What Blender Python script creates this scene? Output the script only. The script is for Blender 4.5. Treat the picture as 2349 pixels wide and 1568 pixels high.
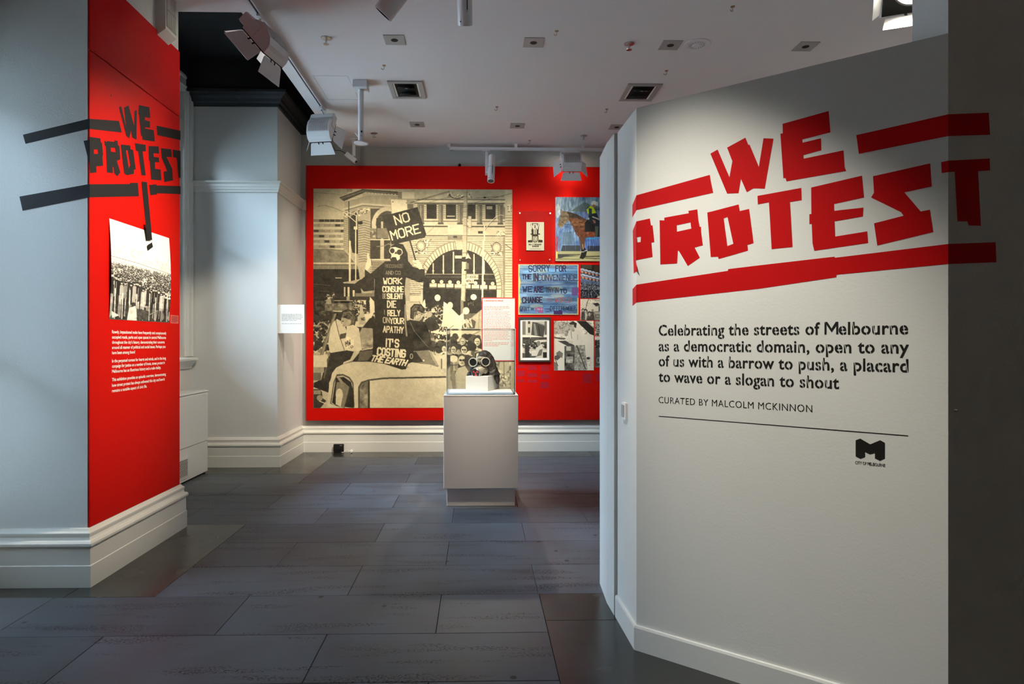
import bpy, bmesh, math, random
import numpy as np
from mathutils import Vector, Matrix
from mathutils.geometry import tessellate_polygon
for o in list(bpy.data.objects): bpy.data.objects.remove(o)
SC = bpy.context.scene
COL = SC.collection
PI = math.pi
R = math.radians

# ------------------------------------------------------------------ camera, sky, exposure
F, CX, CY, TH, EYE = 1450.0, 1128.0, 782.0, math.atan(30 / 1450), 1.5
cam_d = bpy.data.cameras.new('camera'); cam = bpy.data.objects.new('camera', cam_d); COL.objects.link(cam)
cam.location = (0, 0, EYE); cam.rotation_euler = (R(90), 0, -TH)
cam_d.sensor_width = 36; cam_d.lens = 36 * F / 2349
cam_d.shift_x = (1174.5 - CX) / 2349; cam_d.shift_y = (CY - 784) / 2349
cam_d.clip_start = .05; SC.camera = cam
w = bpy.data.worlds.new('sky'); SC.world = w; w.use_nodes = True
bg = w.node_tree.nodes['Background']; bg.inputs[1].default_value = 115.0
_t = w.node_tree; _n = _t.nodes.new; _tc = _n('ShaderNodeTexCoord'); _sx = _n('ShaderNodeSeparateXYZ'); _t.links.new(_tc.outputs['Generated'], _sx.inputs[0])
_r = _n('ShaderNodeValToRGB'); _t.links.new(_sx.outputs[2], _r.inputs[0])          # overcast sky: three times brighter overhead than at the horizon, street below
_r.color_ramp.elements[0].position = 0.0; _r.color_ramp.elements[0].color = (.20, .26, .33, 1); _r.color_ramp.elements[1].position = 1.0; _r.color_ramp.elements[1].color = (.58, .78, 1, 1)
_t.links.new(_r.outputs[0], bg.inputs[0])
vs = SC.view_settings; vs.view_transform = 'Standard'; vs.look = 'None'; vs.gamma = 1; vs.exposure = 0.0; vs.use_curve_mapping = False
SC.cycles.use_denoising = True
SC.cycles.max_bounces = 8; SC.cycles.diffuse_bounces = 5; SC.cycles.sample_clamp_indirect = 6; SC.cycles.caustics_reflective = False; SC.cycles.caustics_refractive = False
WARM = (1, .87, .68)
def link(o, parent=None):
    COL.objects.link(o)
    if parent is not None: o.parent = parent
    return o
def portal(x, y0, y1, z0, z1):
    l = bpy.data.lights.new('sky_portal', 'AREA'); l.shape = 'RECTANGLE'; l.size = z1 - z0; l.size_y = y1 - y0
    l.cycles.is_portal = True
    o = bpy.data.objects.new('sky_portal', l); o.location = (x, (y0 + y1) / 2, (z0 + z1) / 2); o.rotation_euler = (0, R(-90), 0); link(o)
WINS = [(5.40, 7.42, 1.32, 4.40), (3.25, 3.86, 0.30, 3.30)]
for y0, y1, z0, z1 in WINS: portal(-3.72, y0, y1, z0, z1)
def spot(loc, tgt, power, angle, blend=.6, color=WARM, size=.05, parent=None):
    l = bpy.data.lights.new('lamp_light', 'SPOT'); l.energy = power; l.spot_size = R(angle); l.spot_blend = blend; l.color = color; l.shadow_soft_size = size
    o = bpy.data.objects.new('lamp_light', l); d = Vector(tgt) - Vector(loc)
    o.location = loc; o.rotation_euler = d.to_track_quat('-Z', 'Y').to_euler(); link(o)
    return o
# gallery spotlights with no fittings built, some added only for bounced light; the fittings in view carry their own light further down
SPOTS = [
 ((-0.35, 2.45, 3.95), (1.42, 2.62, .85), 590, 39, 1.0, (1, .93, .80)),     # on the partition
 ((0.1, 6.0, 4.05), (-0.80, 8.6, 1.75), 840, 64, .9),         # mural
 ((1.25, 6.3, 4.05), (0.65, 8.6, 2.2), 420, 56, .9),          # small pictures
 ((0.5, 4.3, 4.05), (-2.42, 4.20, 1.85), 1000, 44, 1.0),       # red pier from across the room
 ((0.25, 4.9, 4.05), (0.02, 5.9, 1.35), 780, 26, 1.0),        # showcase front
 ((-.6, 4.5, 4.05), (-.25, 4.35, 0), 45, 32, 1.0),              # floor
 ((3.3, 6.0, 4.05), (4.6, 6.0, 1.9), 300, 90, .9),            # added unseen lamp, bounced off the right hand wall to lift the ceiling
 ((2.4, 0.2, 4.0), (.5, -2.6, 1.4), 260, 60, 1.0),            # added unseen lamp, bounced off the rear wall onto the dark pillar
]
for s in SPOTS: spot(*s)

# ------------------------------------------------------------------ pixel of the photograph -> point on a real plane
def ray(px, py):
    a, c = (px - CX) / F, (CY - py) / F
    return Vector((a * math.cos(TH) + math.sin(TH), -a * math.sin(TH) + math.cos(TH), c))
CAM = Vector((0, 0, EYE))
def hit(px, py, p0, n):
    d = ray(px, py); return CAM + d * ((Vector(p0) - CAM).dot(n) / d.dot(n))
def atY(px, py, y): return hit(px, py, (0, y, 0), Vector((0, 1, 0)))
def atX(px, py, x): return hit(px, py, (x, 0, 0), Vector((1, 0, 0)))
def atZ(px, py, z): return hit(px, py, (0, 0, z), Vector((0, 0, 1)))

# ------------------------------------------------------------------ materials
def nt(name):
    m = bpy.data.materials.new(name); m.use_nodes = True
    t = m.node_tree; return m, t, t.nodes['Principled BSDF']
def mat(name, c, rough=.5, metal=0, spec=.5, bump=0, bscale=60, var=0, vscale=3, emit=None, es=0, aniso=None):
    m, t, b = nt(name)
    b.inputs['Base Color'].default_value = (*c, 1); b.inputs['Roughness'].default_value = rough; b.inputs['Metallic'].default_value = metal
    b.inputs['Specular IOR Level'].default_value = spec
    tc = t.nodes.new('ShaderNodeTexCoord')
    if var:
        n = t.nodes.new('ShaderNodeTexNoise'); n.inputs['Scale'].default_value = vscale; n.inputs['Detail'].default_value = 5
        mx = t.nodes.new('ShaderNodeMixRGB'); mx.inputs[1].default_value = (*[v * (1 - var) for v in c], 1); mx.inputs[2].default_value = (*[min(1, v * (1 + var)) for v in c], 1)
        t.links.new(tc.outputs['Object'], n.inputs['Vector']); t.links.new(n.outputs[0], mx.inputs[0]); t.links.new(mx.outputs[0], b.inputs['Base Color'])
    if bump:
        n = t.nodes.new('ShaderNodeTexNoise'); n.inputs['Scale'].default_value = bscale; n.inputs['Detail'].default_value = 3
        bp = t.nodes.new('ShaderNodeBump'); bp.inputs['Strength'].default_value = bump; bp.inputs['Distance'].default_value = .004
        t.links.new(tc.outputs['Object'], n.inputs['Vector']); t.links.new(n.outputs[0], bp.inputs['Height']); t.links.new(bp.outputs[0], b.inputs['Normal'])
    if emit: b.inputs['Emission Color'].default_value = (*emit, 1); b.inputs['Emission Strength'].default_value = es
    return m
M = {}
M['wall'] = mat('wall_paint', (.66, .67, .66), .75, bump=.25, bscale=90, var=.02)
M['wallw'] = mat('wall_paint_warm', (.66, .64, .60), .75, bump=.25, bscale=90, var=.02)
M['part'] = mat('partition_paint', (.68, .69, .66), .7, bump=.12, bscale=90, var=.015)
M['grey'] = mat('shade_grey_paint', (.40, .40, .38), .8, bump=.2, bscale=70)  # darker grey holds the shade on the upper back wall
M['ceil'] = mat('ceiling_paint', (.72, .68, .68), .9, bump=.1, bscale=40, var=.02, vscale=1)
M['black'] = mat('black_paint', (.012, .014, .017), .7, bump=.2, bscale=50)
M['gloss'] = mat('trim_gloss_paint', (.70, .70, .66), .35, bump=.12, bscale=25)
M['red'] = mat('red_paint', (.50, .003, .0005), .6, 0, .08, bump=.25, bscale=120, var=.02)
M['tapered'] = mat('red_vinyl', (.46, .001, .002), .6, 0, .12)
M['tapeblack'] = mat('black_vinyl', (.013, .013, .014), .65, 0, .12)
M['ink'] = mat('black_lettering', (.014, .014, .013), .6, 0, .15)
M['whiteink'] = mat('white_lettering', (.86, .86, .82), .5)
M['plinth'] = mat('plinth_paint', (.70, .69, .68), .55, bump=.1, bscale=80)
M['white'] = mat('white_card', (.85, .85, .82), .6)
M['metalw'] = mat('white_enamel', (.70, .70, .72), .35, bump=.03, bscale=200)
M['dark'] = mat('black_metal', (.012, .012, .012), .6, 0, .2)
M['steel'] = mat('brushed_steel', (.55, .54, .52), .3, metal=1)
M['chrome'] = mat('polished_reflector', (.85, .82, .74), .25, metal=1)
M['lampglass'] = mat('lit_lamp_glass', (1, 1, 1), .4, emit=(1, .93, .75), es=22)
M['glintglow'] = mat('glint_glow', (1, 1, 1), .4, emit=(1, .9, .7), es=1.6)  # dim glow imitating glints in the unlit twin downlights
M['brass'] = mat('brass_hook', (.35, .25, .14), .4, metal=1)
M['greyplate'] = mat('grey_plate', (.33, .31, .29), .5)
M['heater'] = mat('heater_enamel', (.74, .75, .73), .22)
M['hood'] = mat('hood_cloth', (.017, .014, .012), .55, bump=.9, bscale=30, var=.35, vscale=14)
M['maskw'] = mat('mask_shell', (.30, .27, .21), .4, bump=.25, bscale=60, var=.25, vscale=25)
M['maskring'] = mat('mask_goggle_rim', (.50, .48, .42), .3)
M['lens'] = mat('mask_lens', (.018, .018, .022), .08)
M['filter_red'] = mat('filter_red', (.62, .03, .02), .45)
M['frame'] = mat('frame_wood', (.035, .03, .027), .4)
M['maroon'] = mat('caption_print', (.20, .004, .03), .6)
M['pinkcard'] = mat('caption_card', (.62, .12, .08), .6)
def stone(name, base, rough, pol=False):
    m, t, b = nt(name); N = t.nodes.new; L = t.links.new
    tc = N('ShaderNodeNewGeometry'); oi = N('ShaderNodeObjectInfo')
    n1 = N('ShaderNodeTexNoise'); n1.inputs['Scale'].default_value = 3; n1.inputs['Detail'].default_value = 8
    n2 = N('ShaderNodeTexNoise'); n2.inputs['Scale'].default_value = 220; n2.inputs['Detail'].default_value = 2
    L(tc.outputs['Position'], n1.inputs['Vector']); L(tc.outputs['Position'], n2.inputs['Vector'])
    mp = N('ShaderNodeMapping'); mp.inputs['Scale'].default_value = (.9, 7, 1); L(tc.outputs['Position'], mp.inputs['Vector'])
    ns = N('ShaderNodeTexNoise'); ns.inputs['Scale'].default_value = 1.6; ns.inputs['Detail'].default_value = 2; L(mp.outputs[0], ns.inputs['Vector'])
    rs = N('ShaderNodeValToRGB'); rs.color_ramp.elements[0].position = .54; rs.color_ramp.elements[1].position = .62; L(ns.outputs[0], rs.inputs[0])
    mp2 = N('ShaderNodeMapping'); mp2.inputs['Scale'].default_value = (1, 1.6, 1); L(tc.outputs['Position'], mp2.inputs['Vector'])
    vp = N('ShaderNodeTexNoise'); vp.inputs['Scale'].default_value = 75; vp.inputs['Detail'].default_value = 2; L(mp2.outputs[0], vp.inputs['Vector'])
    rp = N('ShaderNodeValToRGB'); rp.color_ramp.elements[0].position = .52; rp.color_ramp.elements[1].position = .57; L(vp.outputs[0], rp.inputs[0])
    pits = N('ShaderNodeMath'); pits.operation = 'MULTIPLY'; L(rs.outputs[0], pits.inputs[0]); L(rp.outputs[0], pits.inputs[1])
    vo = N('ShaderNodeTexVoronoi'); vo.inputs['Scale'].default_value = 5.5; L(tc.outputs['Position'], vo.inputs['Vector'])
    rv = N('ShaderNodeValToRGB'); rv.color_ramp.elements[0].position = .07; rv.color_ramp.elements[0].color = (1, 1, 1, 1); rv.color_ramp.elements[1].position = .10; rv.color_ramp.elements[1].color = (0, 0, 0, 1); L(vo.outputs['Distance'], rv.inputs[0])
    wn = N('ShaderNodeMath'); wn.operation = 'GREATER_THAN'; wn.inputs[1].default_value = .55; L(vo.outputs['Color'], wn.inputs[0])
    sp = N('ShaderNodeMath'); sp.operation = 'MULTIPLY'; L(rv.outputs[0], sp.inputs[0]); L(wn.outputs[0], sp.inputs[1])
    mark = N('ShaderNodeMath'); mark.operation = 'MAXIMUM'; L(pits.outputs[0], mark.inputs[0]); L(sp.outputs[0], mark.inputs[1])
    cr = N('ShaderNodeMixRGB'); cr.inputs[1].default_value = (*[v * .42 for v in base], 1); cr.inputs[2].default_value = (*[v * 1.6 for v in base], 1); L(n1.outputs[0], cr.inputs[0])
    g = N('ShaderNodeMixRGB'); g.blend_type = 'MULTIPLY'; g.inputs[0].default_value = .5; L(cr.outputs[0], g.inputs[1]); L(n2.outputs[0], g.inputs[2])
    v = N('ShaderNodeMath'); v.operation = 'MULTIPLY_ADD'; v.inputs[1].default_value = .45; v.inputs[2].default_value = .8; L(oi.outputs['Random'], v.inputs[0])
    g2 = N('ShaderNodeMixRGB'); g2.blend_type = 'MULTIPLY'; g2.inputs[0].default_value = 1; L(g.outputs[0], g2.inputs[1]); L(v.outputs[0], g2.inputs[2])
    g3 = N('ShaderNodeMixRGB'); g3.inputs[2].default_value = (.006, .006, .007, 1); L(g2.outputs[0], g3.inputs[1])
    L((mark if not pol else sp).outputs[0], g3.inputs[0]) if not pol else None
    L((g2 if pol else g3).outputs[0], b.inputs['Base Color'])
    rr = N('ShaderNodeMath'); rr.operation = 'MULTIPLY_ADD'; rr.inputs[1].default_value = .25; rr.inputs[2].default_value = rough; L(n1.outputs[0], rr.inputs[0]); L(rr.outputs[0], b.inputs['Roughness'])
    bp = N('ShaderNodeBump'); bp.inputs['Strength'].default_value = .15 if not pol else .02; bp.inputs['Distance'].default_value = .003; L(n2.outputs[0], bp.inputs['Height']); L(bp.outputs[0], b.inputs['Normal'])
    b.inputs['Specular IOR Level'].default_value = .5 if pol else .32
    return m
M['tile'] = stone('bluestone_tile', (.084, .096, .114), .34)
M['border'] = stone('polished_bluestone', (.030, .033, .030), .12, True)
M['grout'] = mat('joint_mortar', (.012, .012, .012), .9)
m, t, b = nt('printed_picture'); at_ = t.nodes.new('ShaderNodeAttribute'); at_.attribute_name = 'ink'; t.links.new(at_.outputs['Color'], b.inputs['Base Color']); b.inputs['Roughness'].default_value = .55; b.inputs['Specular IOR Level'].default_value = .15; M['print'] = m
def clear(name, fac, tint=(1, 1, 1), rough=.02):
    m, t, b = nt(name); o = t.nodes['Material Output']
    tr = t.nodes.new('ShaderNodeBsdfTransparent'); tr.inputs[0].default_value = (*tint, 1)
    gl = t.nodes.new('ShaderNodeBsdfGlossy'); gl.inputs['Roughness'].default_value = rough
    fr = t.nodes.new('ShaderNodeFresnel'); fr.inputs[0].default_value = 1.45
    ma = t.nodes.new('ShaderNodeMath'); ma.operation = 'MULTIPLY_ADD'; ma.inputs[1].default_value = 1; ma.inputs[2].default_value = fac; t.links.new(fr.outputs[0], ma.inputs[0])
    mx = t.nodes.new('ShaderNodeMixShader'); t.links.new(ma.outputs[0], mx.inputs[0]); t.links.new(tr.outputs[0], mx.inputs[1]); t.links.new(gl.outputs[0], mx.inputs[2]); t.links.new(mx.outputs[0], o.inputs[0])
    return m
M['glass'] = clear('window_glass', 0, (.95, .97, .97)); M['acrylic'] = clear('clear_acrylic', 0.0, (.99, .995, .99)); M['acredge'] = mat('acrylic_edge', (.80, .84, .82), .5)

# ------------------------------------------------------------------ mesh helpers
def tag(o, label=None, cat=None, group=None, kind=None):
    for k, v in (('label', label), ('category', cat), ('group', group), ('kind', kind)):
        if v: o[k] = v
    return o
def thing(name, label, cat, loc=(0, 0, 0), rot=None, group=None):
    o = bpy.data.objects.new(name, None); link(o); o.location = loc; o.empty_display_size = .05
    if rot is not None: o.rotation_euler = rot
    return tag(o, label, cat, group)
def add(name, verts, faces, m, parent=None, smooth=False, origin=None):
    me = bpy.data.meshes.new(name); me.from_pydata([tuple(v) for v in verts], [], [tuple(f) for f in faces]); me.materials.append(m)
    if smooth: me.polygons.foreach_set('use_smooth', [True] * len(me.polygons))
    me.update(); return link(bpy.data.objects.new(name, me), parent)
class MB:
    def __init__(s): s.v = []; s.f = []
    def box(s, x0, x1, y0, y1, z0, z1, T=None):
        b = len(s.v); P = [Vector((x, y, z)) for z in (z0, z1) for y in (y0, y1) for x in (x0, x1)]
        s.v += [T @ p if T else p for p in P]
        s.f += [[b + i for i in q] for q in ((0, 2, 3, 1), (4, 5, 7, 6), (0, 1, 5, 4), (2, 6, 7, 3), (0, 4, 6, 2), (1, 3, 7, 5))]; return s
    def bevbox(s, x0, x1, y0, y1, z0, z1, r=.004, T=None):
        bm = bmesh.new(); bmesh.ops.create_cube(bm, size=1)
        for v in bm.verts: v.co = Vector(((x0 + x1) / 2 + v.co.x * (x1 - x0), (y0 + y1) / 2 + v.co.y * (y1 - y0), (z0 + z1) / 2 + v.co.z * (z1 - z0)))
        bmesh.ops.bevel(bm, geom=bm.edges[:] , offset=r, segments=1, affect='EDGES')
        b = len(s.v); bm.verts.index_update()
        s.v += [T @ v.co if T else v.co.copy() for v in bm.verts]; s.f += [[b + v.index for v in f.verts] for f in bm.faces]; bm.free(); return s
    def lathe(s, prof, n=20, T=None, caps=True):       # prof: (r, z) about local z
        b = len(s.v); T = T or Matrix()
        for r, z in prof:
            for k in range(n): s.v.append(T @ Vector((r * math.cos(2 * PI * k / n), r * math.sin(2 * PI * k / n), z)))
        for i in range(len(prof) - 1):
            for k in range(n): k2 = (k + 1) % n; s.f.append([b + i * n + k, b + i * n + k2, b + (i + 1) * n + k2, b + (i + 1) * n + k])
        if caps: s.f.append([b + k for k in range(n)][::-1]); s.f.append([b + (len(prof) - 1) * n + k for k in range(n)])
        return s
    def tube(s, pts, r, n=8):
        pts = [Vector(p) for p in pts]; b = len(s.v)
        for i, p in enumerate(pts):
            d = (pts[min(i + 1, len(pts) - 1)] - pts[max(i - 1, 0)]).normalized(); q = d.to_track_quat('Z', 'Y')
            for k in range(n): s.v.append(p + q @ Vector((r * math.cos(2 * PI * k / n), r * math.sin(2 * PI * k / n), 0)))
        for i in range(len(pts) - 1):
            for k in range(n): k2 = (k + 1) % n; s.f.append([b + i * n + k, b + i * n + k2, b + (i + 1) * n + k2, b + (i + 1) * n + k])
        s.f.append([b + k for k in range(n)][::-1]); s.f.append([b + (len(pts) - 1) * n + k for k in range(n)]); return s
    def prism(s, poly, a, bz, fn):                     # poly 2D, extruded between a and bz; fn(u, v, w) -> point
        b = len(s.v); n = len(poly)
        s.v += [fn(u, v, a) for u, v in poly] + [fn(u, v, bz) for u, v in poly]
        s.f += [[b + i for i in range(n)][::-1], [b + n + i for i in range(n)]] + [[b + i, b + (i + 1) % n, b + n + (i + 1) % n, b + n + i] for i in range(n)]; return s
    def build(s, name, m, parent=None, smooth=False, fix=True):
        me = bpy.data.meshes.new(name); me.from_pydata([tuple(v) for v in s.v], [], s.f); me.materials.append(m)
        if fix:
            bm = bmesh.new(); bm.from_mesh(me); bmesh.ops.recalc_face_normals(bm, faces=bm.faces); bm.to_mesh(me); bm.free()
        if smooth:
            me.polygons.foreach_set('use_smooth', [True] * len(me.polygons))
            try: me.set_sharp_from_angle(angle=R(35))
            except Exception: pass
        me.update(); return link(bpy.data.objects.new(name, me), parent)
def box(name, x0, x1, y0, y1, z0, z1, m, parent=None): return MB().box(x0, x1, y0, y1, z0, z1).build(name, m, parent)
def bbox_(name, x0, x1, y0, y1, z0, z1, m, parent=None, r=.004): return MB().bevbox(x0, x1, y0, y1, z0, z1, r).build(name, m, parent)
def struct(o): o['kind'] = 'structure'; return o
def sweep(name, path, prof, m, side=1, parent=None):
    """profile (offset from the wall, z) along a 2D path with mitred corners; side: which side of the path the room is on"""
    P = [Vector(p) for p in path]; vs, fs = [], []
    for i, p in enumerate(P):
        d0 = (P[i] - P[i - 1]).normalized() if i else None; d1 = (P[i + 1] - P[i]).normalized() if i < len(P) - 1 else None
        ns = [Vector((-d.y, d.x)) * side for d in (d0, d1) if d is not None]
        n = (ns[0] + ns[-1]); n = n / n.dot(ns[0]) if len(ns) == 2 else ns[0]
        for o_, z in prof: q = p + n * o_; vs.append((q.x, q.y, z))
    k = len(prof)
    for i in range(len(P) - 1):
        for j in range(k - 1): fs.append((i * k + j, (i + 1) * k + j, (i + 1) * k + j + 1, i * k + j + 1))
    fs += [tuple(range(k)), tuple((len(P) - 1) * k + j for j in range(k))]
    return add(name, vs, fs, m, parent)
def flat(name, polys, fn, m, parent, holes=None):
    """filled 2D polygons mapped onto a wall by fn(x, y) -> point"""
    vs, fs = [], []
    for i, pl in enumerate(polys):
        hs = holes.get(i, []) if holes else []
        loops = [[Vector((x, y, 0)) for x, y in q] for q in [pl] + hs]; b = len(vs)
        flatv = [p for l in loops for p in l]; vs += [fn(p.x, p.y) for p in flatv]
        fs += [tuple(b + k for k in t_) for t_ in tessellate_polygon(loops)]
    return add(name, vs, fs, m, parent)

# ------------------------------------------------------------------ room shell
CZ = 4.14; BY = 8.64; WX = -3.42; RX = 4.6; FY = -2.6; PX = -2.41
P1N, P1F = 3.945, 5.125       # near pier, front and far faces
P2N = 7.62                    # far pier, front face
floor = struct(box('floor', WX - .3, RX + .2, FY - .2, BY + .2, -.12, -.014, M['grout']))
rows = [3.75 - .49 * k for k in range(13, 2, -1)] + [2.79, 3.253, 3.75, 4.24, 4.74, 5.22, 5.71, 6.20, 6.715, 7.19, 7.68, 8.215]
rows = sorted(set(round(r_, 3) for r_ in rows if r_ > FY - .4))
PTY = rows.index(5.22)
tile_cache = {}
def tile(x0, x1, y0, y1, m=None, name='floor_tile', h=.014):
    if x1 - x0 < .05: return
    m = m or M['tile']; g = .0028
    key = (round(x1 - x0, 3), round(y1 - y0, 3), m.name)
    if key in tile_cache: o = link(bpy.data.objects.new(name, tile_cache[key]), floor)
    else:
        a, b_ = (x1 - x0) / 2 - g / 2, (y1 - y0) / 2 - g / 2
        mb = MB(); c = .0016
        mb.v = [Vector(q) for q in ((-a, -b_, -h), (a, -b_, -h), (a, b_, -h), (-a, b_, -h), (-a, -b_, -c), (a, -b_, -c), (a, b_, -c), (-a, b_, -c), (-a + c, -b_ + c, 0), (a - c, -b_ + c, 0), (a - c, b_ - c, 0), (-a + c, b_ - c, 0))]
        mb.f = [[0, 3, 2, 1], [0, 1, 5, 4], [1, 2, 6, 5], [2, 3, 7, 6], [3, 0, 4, 7], [4, 5, 9, 8], [5, 6, 10, 9], [6, 7, 11, 10], [7, 4, 8, 11], [8, 9, 10, 11]]
        o = mb.build(name, m, floor); tile_cache[key] = o.data
    o.location = ((x0 + x1) / 2, (y0 + y1) / 2, 0)
for i in range(len(rows) - 1):
    y0, y1 = rows[i], rows[i + 1]; typeA = (i - PTY) % 2 == 0
    js = [(-2.48 if typeA else -1.905) + 1.13 * k for k in range(-2, 9)]
    lo, hi = WX, RX
    if 3.7 < y0 < 5.2: lo = -1.905
    if y0 > 7.1: lo = -1.905
    if y0 < 3.7: hi = .359
    cuts = [lo] + [j for j in js if lo + .1 < j < hi - .1] + [hi]
    for a_, b_ in zip(cuts, cuts[1:]): tile(a_, b_, y0, y1)
B_ = M['border']
for q in ((-2.43, -1.905, 3.75, 5.22), (WX, -2.43, 3.75, 4.0), (-2.43, -1.905, 7.19, 8.66), (WX, -2.43, 7.19, 7.66), (-1.905, -.2, 8.215, 8.66), (-.2, 1.5, 8.215, 8.66), (1.5, RX, 8.215, 8.66), (.359, 2.0, 3.39, 3.75), (.359, 2.0, 1.9, 3.39), (.359, 2.0, .4, 1.9), (2.0, RX, .4, 3.75), (.359, RX, FY, .4)):
    tile(*q, m=B_, name='border_tile')
# ceiling
struct(box('ceiling', -1.905, RX, FY, BY, CZ, CZ + .12, M['ceil']))
struct(box('ceiling', WX, -1.905, FY, P1F - .005, CZ, CZ + .12, M['ceil']))
rec = MB(); rec.box(WX - .3, -1.0, P1F - .3, BY + .2, 4.86, 4.95); rec.box(-1.93, -1.90, P1F, BY, CZ + .12, 4.86); rec.box(WX, -1.9, P1F - .04, P1F - .01, CZ + .12, 4.86)
rec.box(WX - .02, WX + .004, P1F, P2N, 4.47, 4.86); rec.box(WX, PX + .002, P2N - .004, BY, 4.44, 4.86); rec.box(PX, -1.9, BY - .004, BY, 4.44, 4.86)
struct(rec.build('ceiling', M['black']))
# walls
M['rearwall'] = mat('rear_bounce_wall', (.62, .58, .54), .9)  # unseen rear wall, tone set for the light it bounces
struct(box('wall_back', PX - .3, RX, BY, BY + .15, 0, 4.95, M['grey']))
struct(box('wall_right', RX, RX + .15, FY, BY + .15, 0, 4.3, M['wall']))
struct(box('wall_front', WX - .35, RX + .15, FY - .15, FY, 0, 4.3, M['rearwall']))
wl = MB(); ys = [FY - .1] + [v for w_ in sorted(WINS) for v in w_[:2]] + [BY + .15]
for k in range(0, len(ys), 2): wl.box(WX - .32, WX, ys[k], ys[k + 1], 0, 4.95)
for y0, y1, z0, z1 in WINS: wl.box(WX - .32, WX, y0, y1, 0, z0); wl.box(WX - .32, WX, y0, y1, z1, 4.95)
struct(wl.build('wall_left', M['wallw']))
for k, (y0, y1, z0, z1) in enumerate(WINS):
    wn = struct(thing('window_%d' % (k + 1), None, None, (0, 0, 0)))
    fr = MB(); X0, X1 = WX - .17, WX - .11; zm = (z0 + z1) / 2
    for a_, b_, c_, d_ in ((y0, y0 + .07, z0, z1), (y1 - .07, y1, z0, z1), (y0, y1, z0, z0 + .1), (y0, y1, z1 - .07, z1), (y0, y1, zm - .035, zm + .035), ((y0 + y1) / 2 - .02, (y0 + y1) / 2 + .02, z0, z1)): fr.box(X0, X1, a_, b_, c_, d_)
    fr.build('window_frame', M['gloss'], wn); box('pane', X0 + .028, X0 + .033, y0 + .06, y1 - .06, z0 + .08, z1 - .06, M['glass'], wn)
    prof = [(0, 0), (0, .19), (.018, .19), (.03, .17), (.03, .15), (.02, .14), (.02, .07), (.032, .06), (.032, .045), (.014, .035), (.014, .02), (.0, .0)]
    ar = MB()
    for s_, yy in ((1, y1), (-1, y0)):
        ar.prism([(u, v) for u, v in prof], z0, z1 + .02, lambda u, v, w_, s_=s_, yy=yy: Vector((WX + u, yy + s_ * v, w_)))
    ar.prism(prof, y0, y1, lambda u, v, w_: Vector((WX + u, w_, z1 + v)))
    if k != 0: ar.prism(prof, y0, y1, lambda u, v, w_: Vector((WX + u, w_, z1 + v)))
    if k == 0: box('added_blind', WX - .10, WX - .095, y0, y1, 3.75, z1, M['grey'], wn)  # unseen blind, added to keep daylight off the upper far pier
    ar.build('architrave', M['gloss'], wn)
    sl = MB(); sp_ = [(0, 0), (.085, 0), (.10, -.008), (.105, -.022), (.10, -.036), (.07, -.045), (.065, -.06), (.05, -.075), (.03, -.10), (.02, -.13), (0, -.13)]
    sl.prism(sp_, y0 - .14, y1 + .14, lambda u, v, w_: Vector((WX + u, w_, z0 - .01 + v))); sl.box(WX - .3, WX, y0, y1, z0 - .05, z0 - .01)
    sl.build('window_sill', M['gloss'], wn)
# unseen building opposite, added to take the low sky from the windows
struct(box('wall_outside', -13, -11.2, -14, 24, -4, 6.4, M['grey'])); struct(box('ground', -13, WX - .33, -14, 24, -.6, -.4, M['grey']))
# piers between the windows
struct(box('pillar', WX, PX, P1N, P1F, 0, CZ, M['wall']))
struct(MB().box(WX, PX, P2N, BY, 0, 4.86).build('pillar', M['wall']))
base = [(.048, 0), (.048, .131), (.043, .135), (.043, .138), (.042, .24), (.05, .244), (.056, .254), (.056, .268), (.048, .280), (.034, .285), (.030, .30), (.034, .316), (.034, .326), (.022, .336), (.014, .35), (0, .352)]
struct(sweep('baseboard_left', [(WX, P1N), (PX, P1N), (PX, P1F), (WX, P1F)], base, M['gloss'], -1))
struct(sweep('baseboard_back', [(WX, P2N), (PX, P2N), (PX, BY), (RX, BY)], base, M['gloss'], -1))
rail = [(0, 3.275), (.014, 3.28), (.018, 3.30), (.028, 3.315), (.028, 3.33), (.036, 3.34), (.04, 3.37), (.058, 3.385), (.062, 3.40), (.05, 3.408), (0, 3.412)]
struct(sweep('trim_1', [(WX, P2N), (PX, P2N), (PX, BY), (-2.15, BY)], rail, M['gloss'], -1))
corn = [(0, 4.30), (.03, 4.30), (.035, 4.33), (.06, 4.345), (.07, 4.375), (.10, 4.40), (.13, 4.41), (.145, 4.43), (.145, 4.46), (.10, 4.49), (0, 4.50)]
struct(sweep('trim_2', [(WX, P2N), (PX, P2N), (PX, BY), (-1.94, BY)], corn, M['black'], -1))
# corner bead + plaster patch at the foot of the far pier's skirting
struct(add('trim_3', [(PX + .05, P2N - .055, z) for z in (.0, .07)] + [(PX + .058, P2N - .047, .01), (PX + .05, P2N - .04, .0), (PX + .05, P2N - .04, .075)], [(0, 2, 1), (2, 3, 4, 1)], M['white']))

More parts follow.
